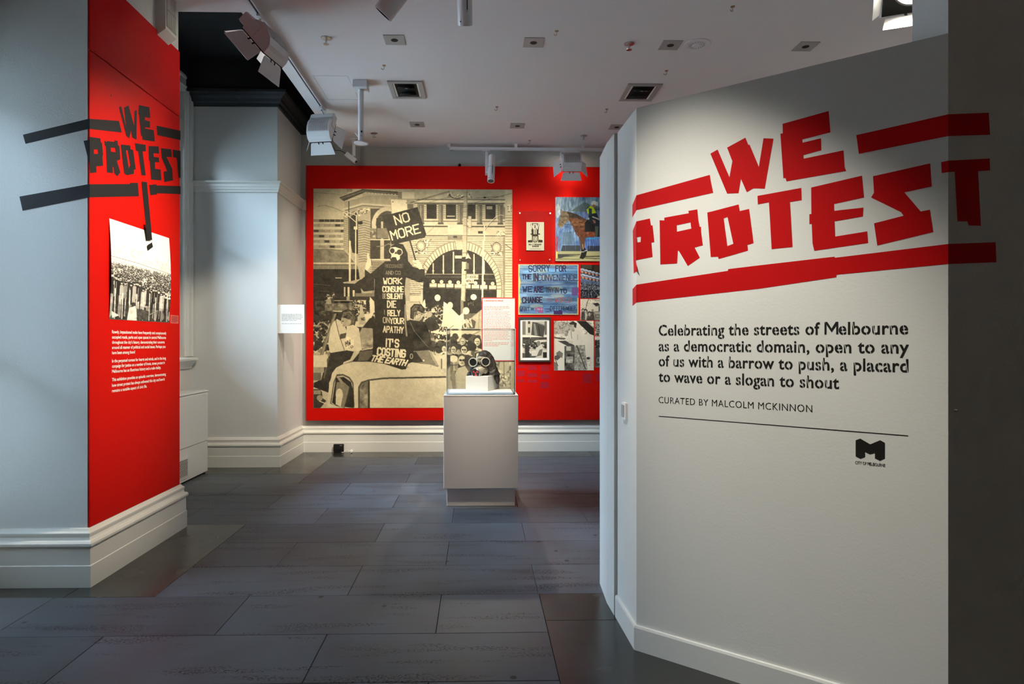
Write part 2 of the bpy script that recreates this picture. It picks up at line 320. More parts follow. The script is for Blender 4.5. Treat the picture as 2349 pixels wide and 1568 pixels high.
# ------------------------------------------------------------------ right: freestanding partition and tall pillar
DV = Vector((.388, -.309)).normalized(); NV = Vector((-.309, -.388)).normalized()   # along the face, towards the viewer
A0 = Vector((.761, 3.053)) - NV * .014
A0 = Vector((.769, 3.066))
B0 = Vector((1.733, 2.298))
DV = (B0 - A0).normalized(); NV = Vector((DV.y, -DV.x)); NV = NV if NV.y < 0 else -NV
G0 = Vector((.757, 3.43)); C0 = Vector((.737, 3.61)); PZ = 2.636
def prism2(name, pts, z0, z1, m, parent=None):
    mb = MB(); mb.prism([tuple(p) for p in pts], z0, z1, lambda u, v, w_: Vector((u, v, w_))); return mb.build(name, m, parent)
part = struct(prism2('partition', [A0, B0, (1.76, 2.60), (1.05, 3.10), (1.0, 3.435), G0], 0, PZ, M['part']))
struct(prism2('partition', [(.741, 3.445), (.95, 3.447), (.95, 3.9), (.75, 3.9), (.735, 3.61)], 0, PZ, M['part']))
struct(prism2('partition', [(.762, 3.43), (.9, 3.43), (.9, 3.45), (.762, 3.45)], 0, PZ - .004, M['grey']))
struct(sweep('baseboard_right', [tuple(B0), tuple(A0), tuple(G0)], [(.014, 0), (.014, .108), (.010, .118), (0, .119)], M['part'], 1))
tallp = struct(box('pillar', 1.733, 3.2, 2.298, 2.492, 0, CZ, M['wall']))

MP0, MN = Vector((A0.x, A0.y, 0)), Vector((NV.x, NV.y, 0))
def on_main(px, py, off=.0007): return hit(px, py, MP0 + MN * off, MN)
LD = (G0 - A0).normalized(); LN = Vector((LD.y, -LD.x, 0)); LN = LN if LN.x < 0 else -LN
def on_left(px, py, off=.0007): return hit(px, py, MP0 + LN * off, LN)
def on_dark(px, py, off=.0007): return hit(px, py, (0, 2.298 - off, 0), Vector((0, -1, 0)))
RXF = PX + .013                      # face of the red boards on the near pier
def on_red(px, py, off=.0012): return hit(px, py, (RXF + off, 0, 0), Vector((1, 0, 0)))
def on_pier(px, py, off=.0012): return hit(px, py, (0, P1N - off, 0), Vector((0, -1, 0)))

# red boards on the near pier
zt0 = 3.82; zj = 3.295
rb = thing('display_board', 'glossy red painted board cladding the side of the near left pier', 'board', (PX, 4.5, .352))
rbz = lambda x0, x1, y0, y1, z0, z1: (x0 - PX, x1 - PX, y0 - 4.5, y1 - 4.5, z0 - .352, z1 - .352)
bbox_('lower_board', *rbz(PX + .001, RXF, P1N + .002, P1F - .004, .352, zj - .003), M['red'], rb, .0025)
bbox_('upper_board', *rbz(PX + .001, RXF, P1N + .002, P1F - .004, zj + .003, zt0), M['red'], rb, .0025)
for px, py in ((218, 119), (322, 198), (341, 131), (255, 219)):
    p = on_red(px, py, .0006) - Vector((PX, 4.5, .352)); MB().lathe([(.006, 0), (.004, .0008)], 8, Matrix.Translation(p) @ Matrix.Rotation(PI / 2, 4, 'Y')).build('screw_hole', M['dark'], rb)

# ------------------------------------------------------------------ cut-tape lettering
def letters(root, specs, m, name='letter'):
    for nm, polys, fn, holes in specs: flat(nm, polys, fn, m, root, holes)
z2 = lambda x, y: (1380 + x / 2.2405, y / 2.2405)
mz = lambda x, y: on_main(*z2(x, y)); lz = lambda x, y: on_left(*z2(x, y)); dz = lambda x, y: on_dark(*z2(x, y))
tt = thing('title_lettering', 'big red cut tape title reading WE PROTEST across the pale partition and the dark pillar', 'lettering')
specs = [
 ('tape_strip', [[(179.1, 1003), (556, 898), (560, 925), (573, 990), (179.1, 1079)]], mz, None),
 ('tape_strip', [[(158, 1053), (179.1, 1003), (179.1, 1079), (158, 1117)]], lz, None),
 ('letter', [[(559, 789), (596, 768), (657, 910), (672, 828), (645, 758), (739, 707), (754, 745), (760, 742), (808, 857), (832, 710), (883, 712), (838, 969), (780, 967), (746, 987), (716, 918), (703, 992), (645, 994)]], mz, None),
 ('letter', [[(930, 636), (1167, 570), (1176, 680), (1031, 716), (1033, 733), (1127, 710), (1129, 772), (1037, 796), (1038, 815), (1243, 772), (1249, 860), (1257, 878), (950, 931), (946, 915), (934, 915), (919, 687), (931, 684)]], mz, None),
 ('tape_strip', [[(1309, 694), (1781.5, 587), (1781.5, 699), (1322, 790), (1316, 745)]], mz, None),
 ('tape_strip', [[(1781.5, 587), (1990, 579), (1997, 692), (1781.5, 699)]], dz, None),
 ('letter', [[(179.1, 1137), (248, 1122), (254, 1158), (262, 1157), (271, 1243), (256, 1246), (262, 1320), (179.1, 1336), (179.1, 1246), (200, 1243), (202, 1216), (179.1, 1219)]], mz, None),
 ('letter', [[(160, 1185), (179.1, 1137), (179.1, 1219), (180, 1222), (180, 1249), (179.1, 1246), (179.1, 1336), (176.1, 1338), (184, 1390), (165, 1405)]], lz, None),
 ('letter', [[(298, 1131), (322, 1132), (322, 1118), (448, 1095), (446, 1083), (492, 1075), (497, 1130), (504, 1165), (511, 1165), (511, 1190), (520, 1260), (478, 1271), (505, 1323), (443, 1366), (398, 1290), (392, 1286), (388, 1353), (302, 1358)]], mz, {0: [[(386, 1157), (457, 1142), (461, 1174), (387, 1190)]]}),
 ('letter', [[(543, 1091), (562, 1087), (704, 1050), (710, 1084), (758, 1073), (781, 1249), (749, 1258), (752, 1287), (602, 1330), (598, 1318), (561, 1320)]], mz, {0: [[(627, 1122), (647, 1114), (677, 1252), (646, 1264)]]}),
 ('letter', [[(801, 1006), (1026, 965), (1028, 1028), (968, 1038), (981, 1269), (893, 1277), (874, 1280), (860, 1039), (803, 1050)]], mz, None),
 ('letter', [[(1077, 963), (1338, 902), (1348, 1014), (1194, 1048), (1195, 1083), (1345, 1066), (1342, 1112), (1197, 1137), (1200, 1215), (1365, 1188), (1369, 1248), (1093, 1288), (1084, 1250), (1080, 1150), (1068, 1151), (1068, 1100), (1078, 1099)]], mz, None),
 ('letter', [[(1395, 905), (1689, 839), (1697, 958), (1556, 988), (1640, 1086), (1687, 1077), (1704, 1192), (1417, 1261), (1400, 1147), (1552, 1108), (1540, 1090), (1385, 1014), (1400, 990)]], mz, None),
 ('letter', [[(1745, 833), (1781.5, 825), (1781.5, 884), (1748, 889)]], mz, None),
 ('letter', [[(1781.5, 825), (1995, 814), (1997, 875), (1935, 879), (1950, 1160), (1887, 1158), (1880, 1137), (1829, 1137), (1815, 882), (1781.5, 884)]], dz, None),
 ('tape_strip', [[(179.1, 1462), (649, 1391), (651, 1382), (808, 1363), (1198, 1318), (1198, 1324), (1781.5, 1253), (1781.5, 1356), (1207, 1411), (1206, 1424), (808, 1483), (179.1, 1553)]], mz, None),
 ('tape_strip', [[(159, 1485), (179.1, 1462), (179.1, 1553), (159, 1571)]], lz, None),
 ('tape_strip', [[(1781.5, 1253), (2025, 1244), (2029, 1347), (1781.5, 1356)]], dz, None)]
letters(tt, specs, M['tapered'])
z1 = lambda x, y: (x / 3.0115, y / 3.0115)
rz = lambda x, y: on_red(*z1(x, y)); pz = lambda x, y: on_pier(*z1(x, y))
bt = thing('title_lettering', 'black cut tape title reading WE PROTEST with a long exclamation mark on the red pier', 'lettering')
E0 = 619.5                                                     # pixel column of the pier's edge in this zoom
specs = [
 ('tape_strip', [[(158, 930), (E0, 818), (E0, 888), (176, 993)]], pz, None),
 ('tape_strip', [[(E0, 820), (822, 835), (842, 915), (E0, 890)]], rz, None),
 ('letter', [[(822, 740), (838, 733), (872, 880), (858, 742), (888, 728), (928, 870), (930, 765), (945, 760), (943, 965), (915, 950), (905, 900), (893, 957), (873, 935)]], rz, None),
 ('letter', [[(960, 725), (1032, 740), (1038, 815), (1002, 808), (1003, 830), (1035, 838), (1037, 882), (1002, 878), (1004, 888), (1062, 898), (1070, 977), (985, 965), (983, 940), (975, 935), (962, 795), (957, 785)]], rz, None),
 ('tape_strip', [[(1082, 867), (1247, 903), (1247, 967), (1087, 933)]], rz, None),
 ('letter', [[(577, 972), (E0, 965), (E0, 1140)]], pz, None),
 ('letter', [[(E0, 945), (693, 955), (697, 985), (705, 985), (712, 1070), (708, 1080), (712, 1145), (665, 1148), (667, 1190), (624, 1195), (E0, 1120)]], rz, {0: [[(648, 1032), (676, 1032), (678, 1062), (649, 1062)]]}),
 ('letter', [[(722, 970), (738, 982), (738, 973), (790, 980), (790, 970), (812, 972), (815, 1000), (825, 1010), (832, 1100), (808, 1110), (832, 1190), (810, 1218), (790, 1195), (785, 1155), (778, 1150), (780, 1195), (740, 1190), (733, 1010), (725, 1005)]], rz, {0: [[(765, 1020), (795, 1020), (800, 1050), (767, 1047)]]}),
 ('letter', [[(835, 997), (900, 1004), (902, 1030), (920, 1035), (938, 1170), (925, 1172), (925, 1200), (880, 1210), (860, 1200), (850, 1130)]], rz, {0: [[(870, 1038), (883, 1037), (900, 1140), (890, 1162)]]}),
 ('letter', [[(932, 988), (1007, 1000), (1007, 1045), (985, 1045), (1007, 1212), (978, 1210), (955, 1045), (940, 1040)]], rz, None),
 ('letter', [[(1027, 1008), (1095, 1010), (1100, 1060), (1060, 1058), (1062, 1083), (1097, 1087), (1100, 1120), (1070, 1120), (1072, 1165), (1110, 1170), (1115, 1245), (1045, 1240), (1035, 1110), (1029, 1105)]], rz, None),
 ('letter', [[(1112, 1023), (1182, 1030), (1187, 1085), (1150, 1082), (1190, 1165), (1195, 1245), (1135, 1257), (1130, 1185), (1155, 1180), (1117, 1090)]], rz, None),
 ('letter', [[(1193, 1032), (1247, 1042), (1247, 1230), (1232, 1225), (1222, 1090), (1197, 1085)]], rz, None),
 ('tape_strip', [[(134, 1357), (E0, 1270), (E0, 1362), (156, 1455)]], pz, None),
 ('tape_strip', [[(E0, 1272), (897, 1270), (898, 1262), (952, 1262), (960, 1355), (E0, 1362)]], rz, None),
 ('tape_strip', [[(1030, 1277), (1080, 1272), (1082, 1280), (1247, 1285), (1247, 1340), (1085, 1334), (1083, 1343), (1040, 1348)]], rz, None),
 ('exclamation_stroke', [[(977, 1253), (1015, 1257), (1052, 1658), (1016, 1658)]], rz, None),
 ('exclamation_dot', [[(1020, 1692), (1050, 1672), (1057, 1705), (1024, 1730)]], lambda x, y: on_red(*z1(x, y), .0175), None)]
letters(bt, specs[:-2], M['tapeblack'])
es_ = specs[-2]; flat(es_[0], [[(977, 1253), (1015, 1257), (1041, 1540), (1005.5, 1540)]], rz, M['tapeblack'], bt)
flat(es_[0], [[(1005.5, 1540), (1041, 1540), (1052, 1658), (1016, 1658)]], lambda x, y: on_red(*z1(x, y), .0175), M['tapeblack'], bt)
letters(bt, specs[-1:], M['tapeblack'])

# ------------------------------------------------------------------ set text
_cc = {}
def glyph(ch, off=0.0):
    key = (ch, off)
    if key in _cc: return _cc[key]
    c = bpy.data.curves.new('t', 'FONT'); c.size = 1; c.offset = off; c.resolution_u = 4
    def dims(s_):
        c.body = s_; o = bpy.data.objects.new('t', c); COL.objects.link(o); dg = bpy.context.evaluated_depsgraph_get(); me = o.evaluated_get(dg).to_mesh()
        V = [v.co.copy() for v in me.vertices]; Fs = [tuple(p.vertices) for p in me.polygons]; bpy.data.objects.remove(o); return V, Fs
    if ch == ' ': V, Fs = [], []
    elif ch == 'M' and off > 0:
        w_ = .12; V = [Vector((x, y, 0)) for x, y in ((0, 0), (w_, 0), (w_, .60), (0, .72), (.03, .72), (.17, .72), (.42, .34), (.67, .72), (.81, .72), (.81, 0), (.69, 0), (.69, .50), (.42, .12), (.16, .49))]
        Fs = [(0, 1, 2, 3), (4, 13, 12, 6, 5), (6, 12, 11, 7), (7, 11, 10, 9, 8)]
    else: V, Fs = dims(ch)
    wa = max(v.x for v in dims('H' + ch + 'H')[0]); wb = max(v.x for v in dims('HH')[0]); adv = wa - wb
    bpy.data.curves.remove(c); _cc[key] = (V, Fs, adv); return _cc[key]
def text_geo(s_, off=0, stencil=False, track=0):
    x = 0; vs, fs = [], []
    for ch in s_:
        V, Fs, adv = glyph(ch, off)
        if stencil and ch in 'oeabdpcgsqunCRDOBh' and V:
            k = ('st', ch, off)
            if k not in _cc:
                bm = bmesh.new(); bv = [bm.verts.new(v) for v in V]
                for f in Fs:
                    try: bm.faces.new([bv[i] for i in f])
                    except Exception: pass
                xs = [v.x for v in V]; cx = (min(xs) + max(xs)) / 2; cy = .27 if ch.islower() else .36
                if ch in 'bdpqhnu': cx = min(xs) + (.20 if ch in 'bphnu' else .80) * (max(xs) - min(xs))
                n = Vector((1, .18, 0)).normalized(); hw = .022
                for s2 in (-1, 1): bmesh.ops.bisect_plane(bm, geom=bm.verts[:] + bm.edges[:] + bm.faces[:], plane_co=Vector((cx, cy, 0)) + n * hw * s2, plane_no=n)
                dele = [f for f in bm.faces if abs((f.calc_center_median() - Vector((cx, cy, 0))).dot(n)) < hw]
                bmesh.ops.delete(bm, geom=dele, context='FACES'); bm.verts.index_update()
                _cc[k] = ([v.co.copy() for v in bm.verts], [tuple(v.index for v in f.verts) for f in bm.faces]); bm.free()
            V, Fs = _cc[k]
        b = len(vs); vs += [Vector((v.x + x, v.y, 0)) for v in V]; fs += [tuple(b + i for i in f) for f in Fs]; x += adv + track
    return vs, fs, x
def line(name, s_, p0, u, v, width, height, m, parent, off=0, stencil=False, track=0, split=None):
    """text from p0 along u, width metres wide, cap height in metres"""
    vs, fs, W = text_geo(s_, off, stencil, track); W = max(q.x for q in vs); x0 = min(q.x for q in vs)
    sx = width / (W - x0) if width else height / .72; sy = height / .72
    if split:
        x = 0; parts_ = s_.split(' ') if split == 'word' else list(s_)
        for i_, p_ in enumerate(parts_):
            pv, pf, adv = text_geo(p_, off, stencil, track)
            if pv: add(split, [p0 + u * ((q.x + x - x0) * sx) + v * (q.y * sy) for q in pv], pf, m, parent)
            x += adv
            if split == 'word': x += text_geo(' ', off, stencil, track)[2]
        return
    return add(name, [p0 + u * ((q.x - x0) * sx) + v * (q.y * sy) for q in vs], fs, m, parent)
UP = Vector((0, 0, 1)); UM = Vector((DV.x, DV.y, 0))
tx = thing('introduction_text', 'black stencil lettering introducing the exhibition below the red tape title', 'lettering')
for s_, l, r_, h in (('Celebrating the streets of Melbourne', (1511, 769), 2083, .0515), ('as a democratic domain, open to any', (1511, 804.5), 2085, .0515), ('of us with a barrow to push, a placard', (1511, 839), 2083.5, .0515), ('to wave or a slogan to shout', (1511, 874.5), 1924.5, .0515), ('CURATED BY MALCOLM MCKINNON', (1511, 923.5), 1863, .0315)):
    p0 = on_main(*l); wd = (on_main(r_, l[1]) - on_main(l[0], l[1])); wd = Vector((wd.x, wd.y, 0)).length
    big = h > .04; line('text_line', s_, p0, UM, UP, wd, h, M['ink'], tx, .018 if big else -.004, True, .03 if big else .05, 'letter')
flat('rule', [[(1511, 953.2), (2083, 998), (2083, 1000.2), (1511, 954.8)]], lambda x, y: on_main(x, y), M['ink'], tx)
lg = thing('city_emblem', 'small black angular M emblem with CITY OF MELBOURNE under the rule', 'logo')
z3 = lambda x, y: on_main(1480 + x / 3.7286, 720 + y / 3.7286)
flat('emblem', [[(1800, 1078), (1840, 1064), (1925, 1113), (2010, 1078), (2050, 1100), (2050, 1235), (2008, 1254), (1965, 1235), (1965, 1187), (1923, 1200), (1880, 1178), (1880, 1222), (1840, 1237), (1800, 1215)]], z3, M['ink'], lg)
p0 = z3(1797, 1281); line('text_line', 'CITY OF MELBOURNE', p0, UM, UP, (z3(2051, 1281) - p0).length, .0125, M['ink'], lg, .012, False, .04)
# white text on the red pier
wt = thing('wall_text', 'white lettering in three paragraphs on the red pier below the crowd photograph', 'lettering')
UY = Vector((0, 1, 0))
for (ln, px1, py) in (('Rowdy, impassioned mobs have frequently and conspicuously', 381.5, 764), ('occupied roads, parks and open spaces in central Melbourne', 380.5, 776), ('throughout the city\u2019s history, demonstrating their concerns', 377.5, 788), ('around all manner of political and social issues. Perhaps you', 379.5, 800), ('have been among them?', 310, 812), ('In the perpetual contest for hearts and minds, and in the long', 380.5, 831), ('campaign for justice on a number of fronts, street protest in', 378, 843), ('Melbourne has an illustrious history and a rude vitality.', 369, 855), ('This exhibition provides an episodic overview, demonstrating', 380.5, 874), ('how street protest has always enlivened this city and how it', 377.5, 887), ('remains a notable aspect of civic life.', 337, 899.5)):
    p0 = on_red(257, py); wd = (on_red(px1, py) - p0); line('text_line', ln, p0, UY, UP, abs(wd.y), .0215, M['whiteink'], wt, .016, split='word')

# ------------------------------------------------------------------ printed pictures: ink laid on a fine grid
RNG = np.random.default_rng(7); random.seed(7)
STROKES = {k: v for k, v in (l.split(':') for l in """A:00 26 40|12 32;B:00 06 36 45 44 33 03|33 42 41 30 00;C:45 36 16 05 01 10 30 41;D:00 06 26 44 42 20 00;E:40 00 06 46|03 33;F:00 06 46|03 33;G:45 36 16 05 01 10 30 41 43 23;H:00 06|40 46|03 43;I:20 26;K:00 06|46 03 40;L:06 00 40;M:00 06 23 46 40;N:00 06 40 46;O:10 01 05 16 36 45 41 30 10;P:00 06 36 45 44 33 03;R:00 06 36 45 44 33 03|23 40;S:45 36 16 05 04 13 33 42 41 30 10 01;T:20 26|06 46;U:06 01 10 30 41 46;V:06 20 46;W:06 10 23 30 46;X:00 46|06 40;Y:06 23 46|23 20;Z:06 46 00 40;Q:05 16 36 45 44 23 22|20 21;':16 14;1:20 26""".replace('\n', '').split(';'))}
class Canvas:
    def __init__(s, x0, y0, x1, y1, res, c=.8, rgb=False):
        s.x0, s.y0, s.x1, s.y1, s.r = x0, y0, x1, y1, res; s.W = int(round((x1 - x0) * res)) + 1; s.H = int(round((y1 - y0) * res)) + 1
        s.a = np.zeros((s.H, s.W, 3)); s.a[:] = c; s.z = (1, 0, 0)
    def zoom(s, sc=1, ox=0, oy=0): s.z = (sc, ox, oy); return s
    def P(s, pts): k, ox, oy = s.z; return [((x / k + ox - s.x0) * s.r, (y / k + oy - s.y0) * s.r) for x, y in pts]
    def poly(s, pts, c, al=1, raw=False):
        P = pts if raw else s.P(pts); xs = [p[0] for p in P]; ys = [p[1] for p in P]
        i0, i1 = max(0, int(min(xs)) - 1), min(s.W, int(max(xs)) + 3); j0, j1 = max(0, int(min(ys)) - 1), min(s.H, int(max(ys)) + 3)
        if i0 >= i1 or j0 >= j1: return s
        gx = (np.arange((i1 - i0) * 2) + .5) / 2 + i0 - .5; gy = (np.arange((j1 - j0) * 2) + .5) / 2 + j0 - .5
        X, Y = np.meshgrid(gx, gy); ins = np.zeros(X.shape, bool); n = len(P)
        for k in range(n):
            xa, ya = P[k]; xb, yb = P[(k + 1) % n]
            if ya == yb: continue
            ins ^= ((ya > Y) != (yb > Y)) & (X < (xb - xa) * (Y - ya) / (yb - ya) + xa)
        m = ins.reshape(j1 - j0, 2, i1 - i0, 2).mean((1, 3))[..., None] * al
        s.a[j0:j1, i0:i1] = s.a[j0:j1, i0:i1] * (1 - m) + np.array(c) * m; return s
    def line(s, pts, w, c, al=1):
        P = s.P(pts); h = w / s.z[0] * s.r / 2
        for (xa, ya), (xb, yb) in zip(P, P[1:]):
            L = math.hypot(xb - xa, yb - ya) or 1; dx, dy = (xb - xa) / L * h, (yb - ya) / L * h
            s.poly([(xa - dx - dy, ya - dy + dx), (xb + dx - dy, yb + dy + dx), (xb + dx + dy, yb + dy - dx), (xa - dx + dy, ya - dy - dx)], c, al, True)
        return s
    def ell(s, x, y, rx, ry, c, al=1, n=20, rot=0):
        return s.poly([(x + rx * math.cos(t_) * math.cos(rot) - ry * math.sin(t_) * math.sin(rot), y + rx * math.cos(t_) * math.sin(rot) + ry * math.sin(t_) * math.cos(rot)) for t_ in [2 * PI * k / n for k in range(n)]], c, al)
    def ring(s, x, y, rx, ry, w, c, al=1, a0=0, a1=360, n=26):
        return s.line([(x + rx * math.cos(R(a0 + (a1 - a0) * k / n)), y + ry * math.sin(R(a0 + (a1 - a0) * k / n))) for k in range(n + 1)], w, c, al)
    def rect(s, x0, y0, x1, y1, c, al=1): return s.poly([(x0, y0), (x1, y0), (x1, y1), (x0, y1)], c, al)
    def text(s, t_, x, y, w, h, lw, c, rot=0, slant=0, gap=1.6, al=1):
        n = sum(2.2 if ch == ' ' else (1.2 if ch in "I1'" else 4) + gap for ch in t_) - gap; k = w / n; cx = 0; ca, sa = math.cos(R(rot)), math.sin(R(rot))
        for ch in t_:
            if ch == ' ': cx += 2.2; continue
            off = -1.4 if ch in "I1'" else 0
            for st in STROKES.get(ch, '').split('|'):
                q = [((cx + off + int(p[0])) * k + slant * int(p[1]) * h / 6, -int(p[1]) * h / 6) for p in st.split()]
                s.line([(x + a * ca - b_ * sa, y + a * sa + b_ * ca) for a, b_ in q], lw, c, al)
            cx += (1.2 if ch in "I1'" else 4) + gap
        return s
    def noise(s, cells, seed=0, aspect=1):
        n = sum(s.noise1(cells * k, seed + 7 * i, aspect) * w_ for i, (k, w_) in enumerate(((1, .42), (1.7, .28), (3.1, .18), (5.3, .12))))
        return np.clip((n - .5) * 1.5 + .5, 0, 1)
    def noise1(s, cells, seed=0, aspect=1):
        r_ = np.random.default_rng(seed); gy = max(2, int(cells)); gx = max(2, int(cells * aspect * s.W / s.H)); g = r_.random((gy + 1, gx + 1))
        u = np.linspace(0, gx - 1e-6, s.W); v = np.linspace(0, gy - 1e-6, s.H); iu, iv = u.astype(int), v.astype(int); fu, fv = (u - iu)[None], (v - iv)[:, None]
        fu = fu * fu * (3 - 2 * fu); fv = fv * fv * (3 - 2 * fv)
        A = g[iv][:, iu]; B = g[iv][:, iu + 1]; C = g[iv + 1][:, iu]; D = g[iv + 1][:, iu + 1]
        return ((A * (1 - fu) + B * fu) * (1 - fv) + (C * (1 - fu) + D * fu) * fv)[..., None]
    def region(s, pts):
        keep = s.a; s.a = np.zeros_like(keep); s.poly(pts, 1); m = s.a; s.a = keep; return m[..., :1]
    def mottle(s, pts, cells, amp, seed=1, aspect=1, thr=None, lo=.1, hi=.8):
        m = s.region(pts); n = s.noise(cells, seed, aspect)
        if thr is not None: s.a = s.a * (1 - m) + m * np.where(n > thr, hi, lo)
        else: s.a = np.clip(s.a + m * (n - .5) * amp, 0, 1)
        return s
    def crowd(s, x0, y0, x1, y1, n, r0, r1, lights=(.55, .9), darks=(.05, .3), seed=3):
        q = random.Random(seed)
        for k in range(n):
            f = k / n; y = y0 + (y1 - y0) * f; x = q.uniform(x0, x1); r = r0 + (r1 - r0) * f
            s.poly([(x - r * 1.6, y + r * 4), (x - r * 1.3, y + r * 1.3), (x, y + r * .8), (x + r * 1.3, y + r * 1.3), (x + r * 1.6, y + r * 4)], q.uniform(*(lights if q.random() < .5 else darks)))
            s.ell(x, y, r * .8, r, q.uniform(*lights), n=8); s.ell(x + q.uniform(-.2, .2) * r, y - r * .45, r * .85, r * .7, q.uniform(*darks), n=8)
        return s
def lin(c): c = np.clip(c, 0, 1); return np.where(c <= .04045, c / 12.92, ((c + .055) / 1.055) ** 2.4)
def picture(name, cv, fn, parent, dark=None, light=None, grain=.05, bulge=None):
    """fn(u, v) with u, v in 0..1 (v down) -> point on the sheet"""
    a = cv.a + (np.random.default_rng(5).random((cv.H, cv.W, 1)) - .5) * grain * 2; a = np.clip(a, 0, 1)
    if dark is not None: a = np.array(dark) * (1 - a) + np.array(light) * a
    W, H = cv.W, cv.H; U, V = np.meshgrid(np.linspace(0, 1, W), np.linspace(0, 1, H))
    c00, c10, c01, c11 = [np.array(fn(u, v)) for u, v in ((0, 0), (1, 0), (0, 1), (1, 1))]
    co = c00 * ((1 - U) * (1 - V))[..., None] + c10 * (U * (1 - V))[..., None] + c01 * ((1 - U) * V)[..., None] + c11 * (U * V)[..., None]
    if bulge is not None: co = co + np.array(bulge[1]) * bulge[0](U, V)[..., None]
    me = bpy.data.meshes.new(name); me.vertices.add(W * H); me.vertices.foreach_set('co', co.reshape(-1).astype(np.float32))
    i = (np.arange(H - 1)[:, None] * W + np.arange(W - 1)[None]).reshape(-1); q = np.stack([i, i + W, i + W + 1, i + 1], 1).reshape(-1)
    nf = (W - 1) * (H - 1); me.loops.add(nf * 4); me.loops.foreach_set('vertex_index', q.astype(np.int32))
    me.polygons.add(nf); me.polygons.foreach_set('loop_start', (np.arange(nf) * 4).astype(np.int32))
    try: me.polygons.foreach_set('loop_total', np.full(nf, 4, np.int32))
    except Exception: pass
    me.update(calc_edges=True); at_ = me.color_attributes.new('ink', 'FLOAT_COLOR', 'POINT')
    rgba = np.concatenate([lin(a), np.ones((H, W, 1))], 2); at_.data.foreach_set('color', rgba.reshape(-1).astype(np.float32))
    me.materials.append(M['print']); return link(bpy.data.objects.new(name, me), parent)
def rectfn(x0, y0, x1, y1, yp):
    a = [atY(x0, y0, yp), atY(x1, y0, yp), atY(x0, y1, yp), atY(x1, y1, yp)]
    L_, R_, T_, B_2 = (a[0].x + a[2].x) / 2, (a[1].x + a[3].x) / 2, (a[0].z + a[1].z) / 2, (a[2].z + a[3].z) / 2
    return (lambda u, v: Vector((L_ + (R_ - L_) * u, yp, T_ + (B_2 - T_) * v))), (L_, R_, B_2, T_)

# red display wall on the back
PY = BY - .075
_, (bx0, bx1, bz0, bz1) = rectfn(702, 381, 1395, 963.5, PY)
bp_ = thing('display_board', 'wide red painted display board along the back wall behind the showcase', 'board', (0, BY - .04, bz0))
seam = 3.0
bbox_('board_panel', bx0, 3.4, PY - (BY - .04), .032, 0, bz1 - bz0, M['red'], bp_, .003)
bt_ = MB()
for x in (bx0 + .6, -.9, .4, 1.5): bt_.box(x - .02, x + .02, .03, .04, .1, bz1 - bz0 - .1)
bt_.build('batten', M['dark'], bp_)
bt2 = MB().lathe([(.02, 0), (.02, .03), (.01, .04)], 8, Matrix.Translation((atY(1054, 381, PY).x, -.01, bz1 - bz0))).build('hanging_bracket', M['dark'], bp_)

# --- the mural
mc = Canvas(719, 433, 1175, 935, 1.25, .72)
D_, L_ = .07, .92
c = mc.zoom(6.03, 715, 430)
c.rect(0, 0, 700, 1100, .80); c.mottle([(0, 0), (500, 0), (500, 900), (0, 900)], 3, .25, 3)
c.line([(25, 70), (300, 90), (700, 150), (1100, 190)], 4, .45).line([(80, 262), (180, 248), (300, 280), (430, 335), (600, 475)], 8, .5)
c.rect(25, 432, 445, 856, .74)
for j, y in enumerate((440, 506, 582, 655, 728, 800)):
    c.rect(25, y, 445, y + 38, .45)
    for k in range(6): c.rect(30 + k * 74, y + 2, 30 + k * 74 + 64, y + 36, .18 if (j == 0 and k > 0) or (k * 7 + j * 3) % 5 == 1 else .5 + .06 * ((k + j) % 3))
c.poly([(25, 850), (200, 845), (470, 865), (560, 900), (640, 970), (670, 1040), (25, 1040)], .42).mottle([(25, 860), (620, 900), (670, 1040), (25, 1040)], 40, .25, 9)
c.rect(25, 1036, 690, 1062, .72).rect(25, 1062, 690, 1078, .3).rect(25, 1078, 680, 1128, .52)
for k in range(46): c.rect(28 + k * 14, 1080, 34 + k * 14, 1126, .34)
c.rect(0, 1128, 720, 1568, .10).rect(325, 1245, 415, 1256, .75).line([(30, 1335), (260, 1355)], 5, .35).line([(90, 1432), (250, 1440)], 4, .4)
# corner pavilion
c.poly([(455, 200), (760, 110), (1417, 110), (1417, 1568), (700, 1568), (640, 1100), (440, 860), (440, 330)], .62)
c.poly([(372, 135), (480, 90), (700, 18), (1190, 50), (1190, 100), (740, 60), (440, 190)], .30).line([(372, 133), (700, 16), (1190, 48)], 9, .85).line([(400, 155), (720, 45), (1190, 80)], 5, .6)
for k in range(13): c.line([(450 + k * 20, 178 - k * 8), (462 + k * 20, 166 - k * 8)], 9, .15)
for k in range(10): c.ell(745 + k * 45, 76 + k * 2, 9, 8, .9, n=8)
c.line([(440, 300), (700, 225), (1090, 250)], 22, .78).line([(440, 325), (700, 250), (1090, 275)], 7, .2).poly([(505, 190), (518, 190), (518, 900), (505, 900)], .2)
c.rect(480, 0, 560, 60, .6).rect(560, 0, 700, 20, .55).rect(1190, 60, 1245, 150, .5).rect(1245, 60, 1417, 150, .85)
for k in range(17): c.line([(440, 440 + k * 26), (500, 425 + k * 26)], 5, .25)
for k in range(18): c.line([(645, 470 + k * 33), (725, 455 + k * 33), (805, 478 + k * 33)], 6, .20)
c.poly([(520, 420), (620, 330), (640, 480), (640, 920), (560, 900), (520, 700)], .13).ring(585, 400, 45, 70, 12, .45, a0=180, a1=360).poly([(640, 470), (700, 455), (700, 500), (640, 510)], .3)
c.mottle([(430, 340), (520, 330), (530, 420), (430, 420)], 160, .9, 12).mottle([(640, 290), (800, 280), (800, 340), (640, 400)], 150, .9, 14)
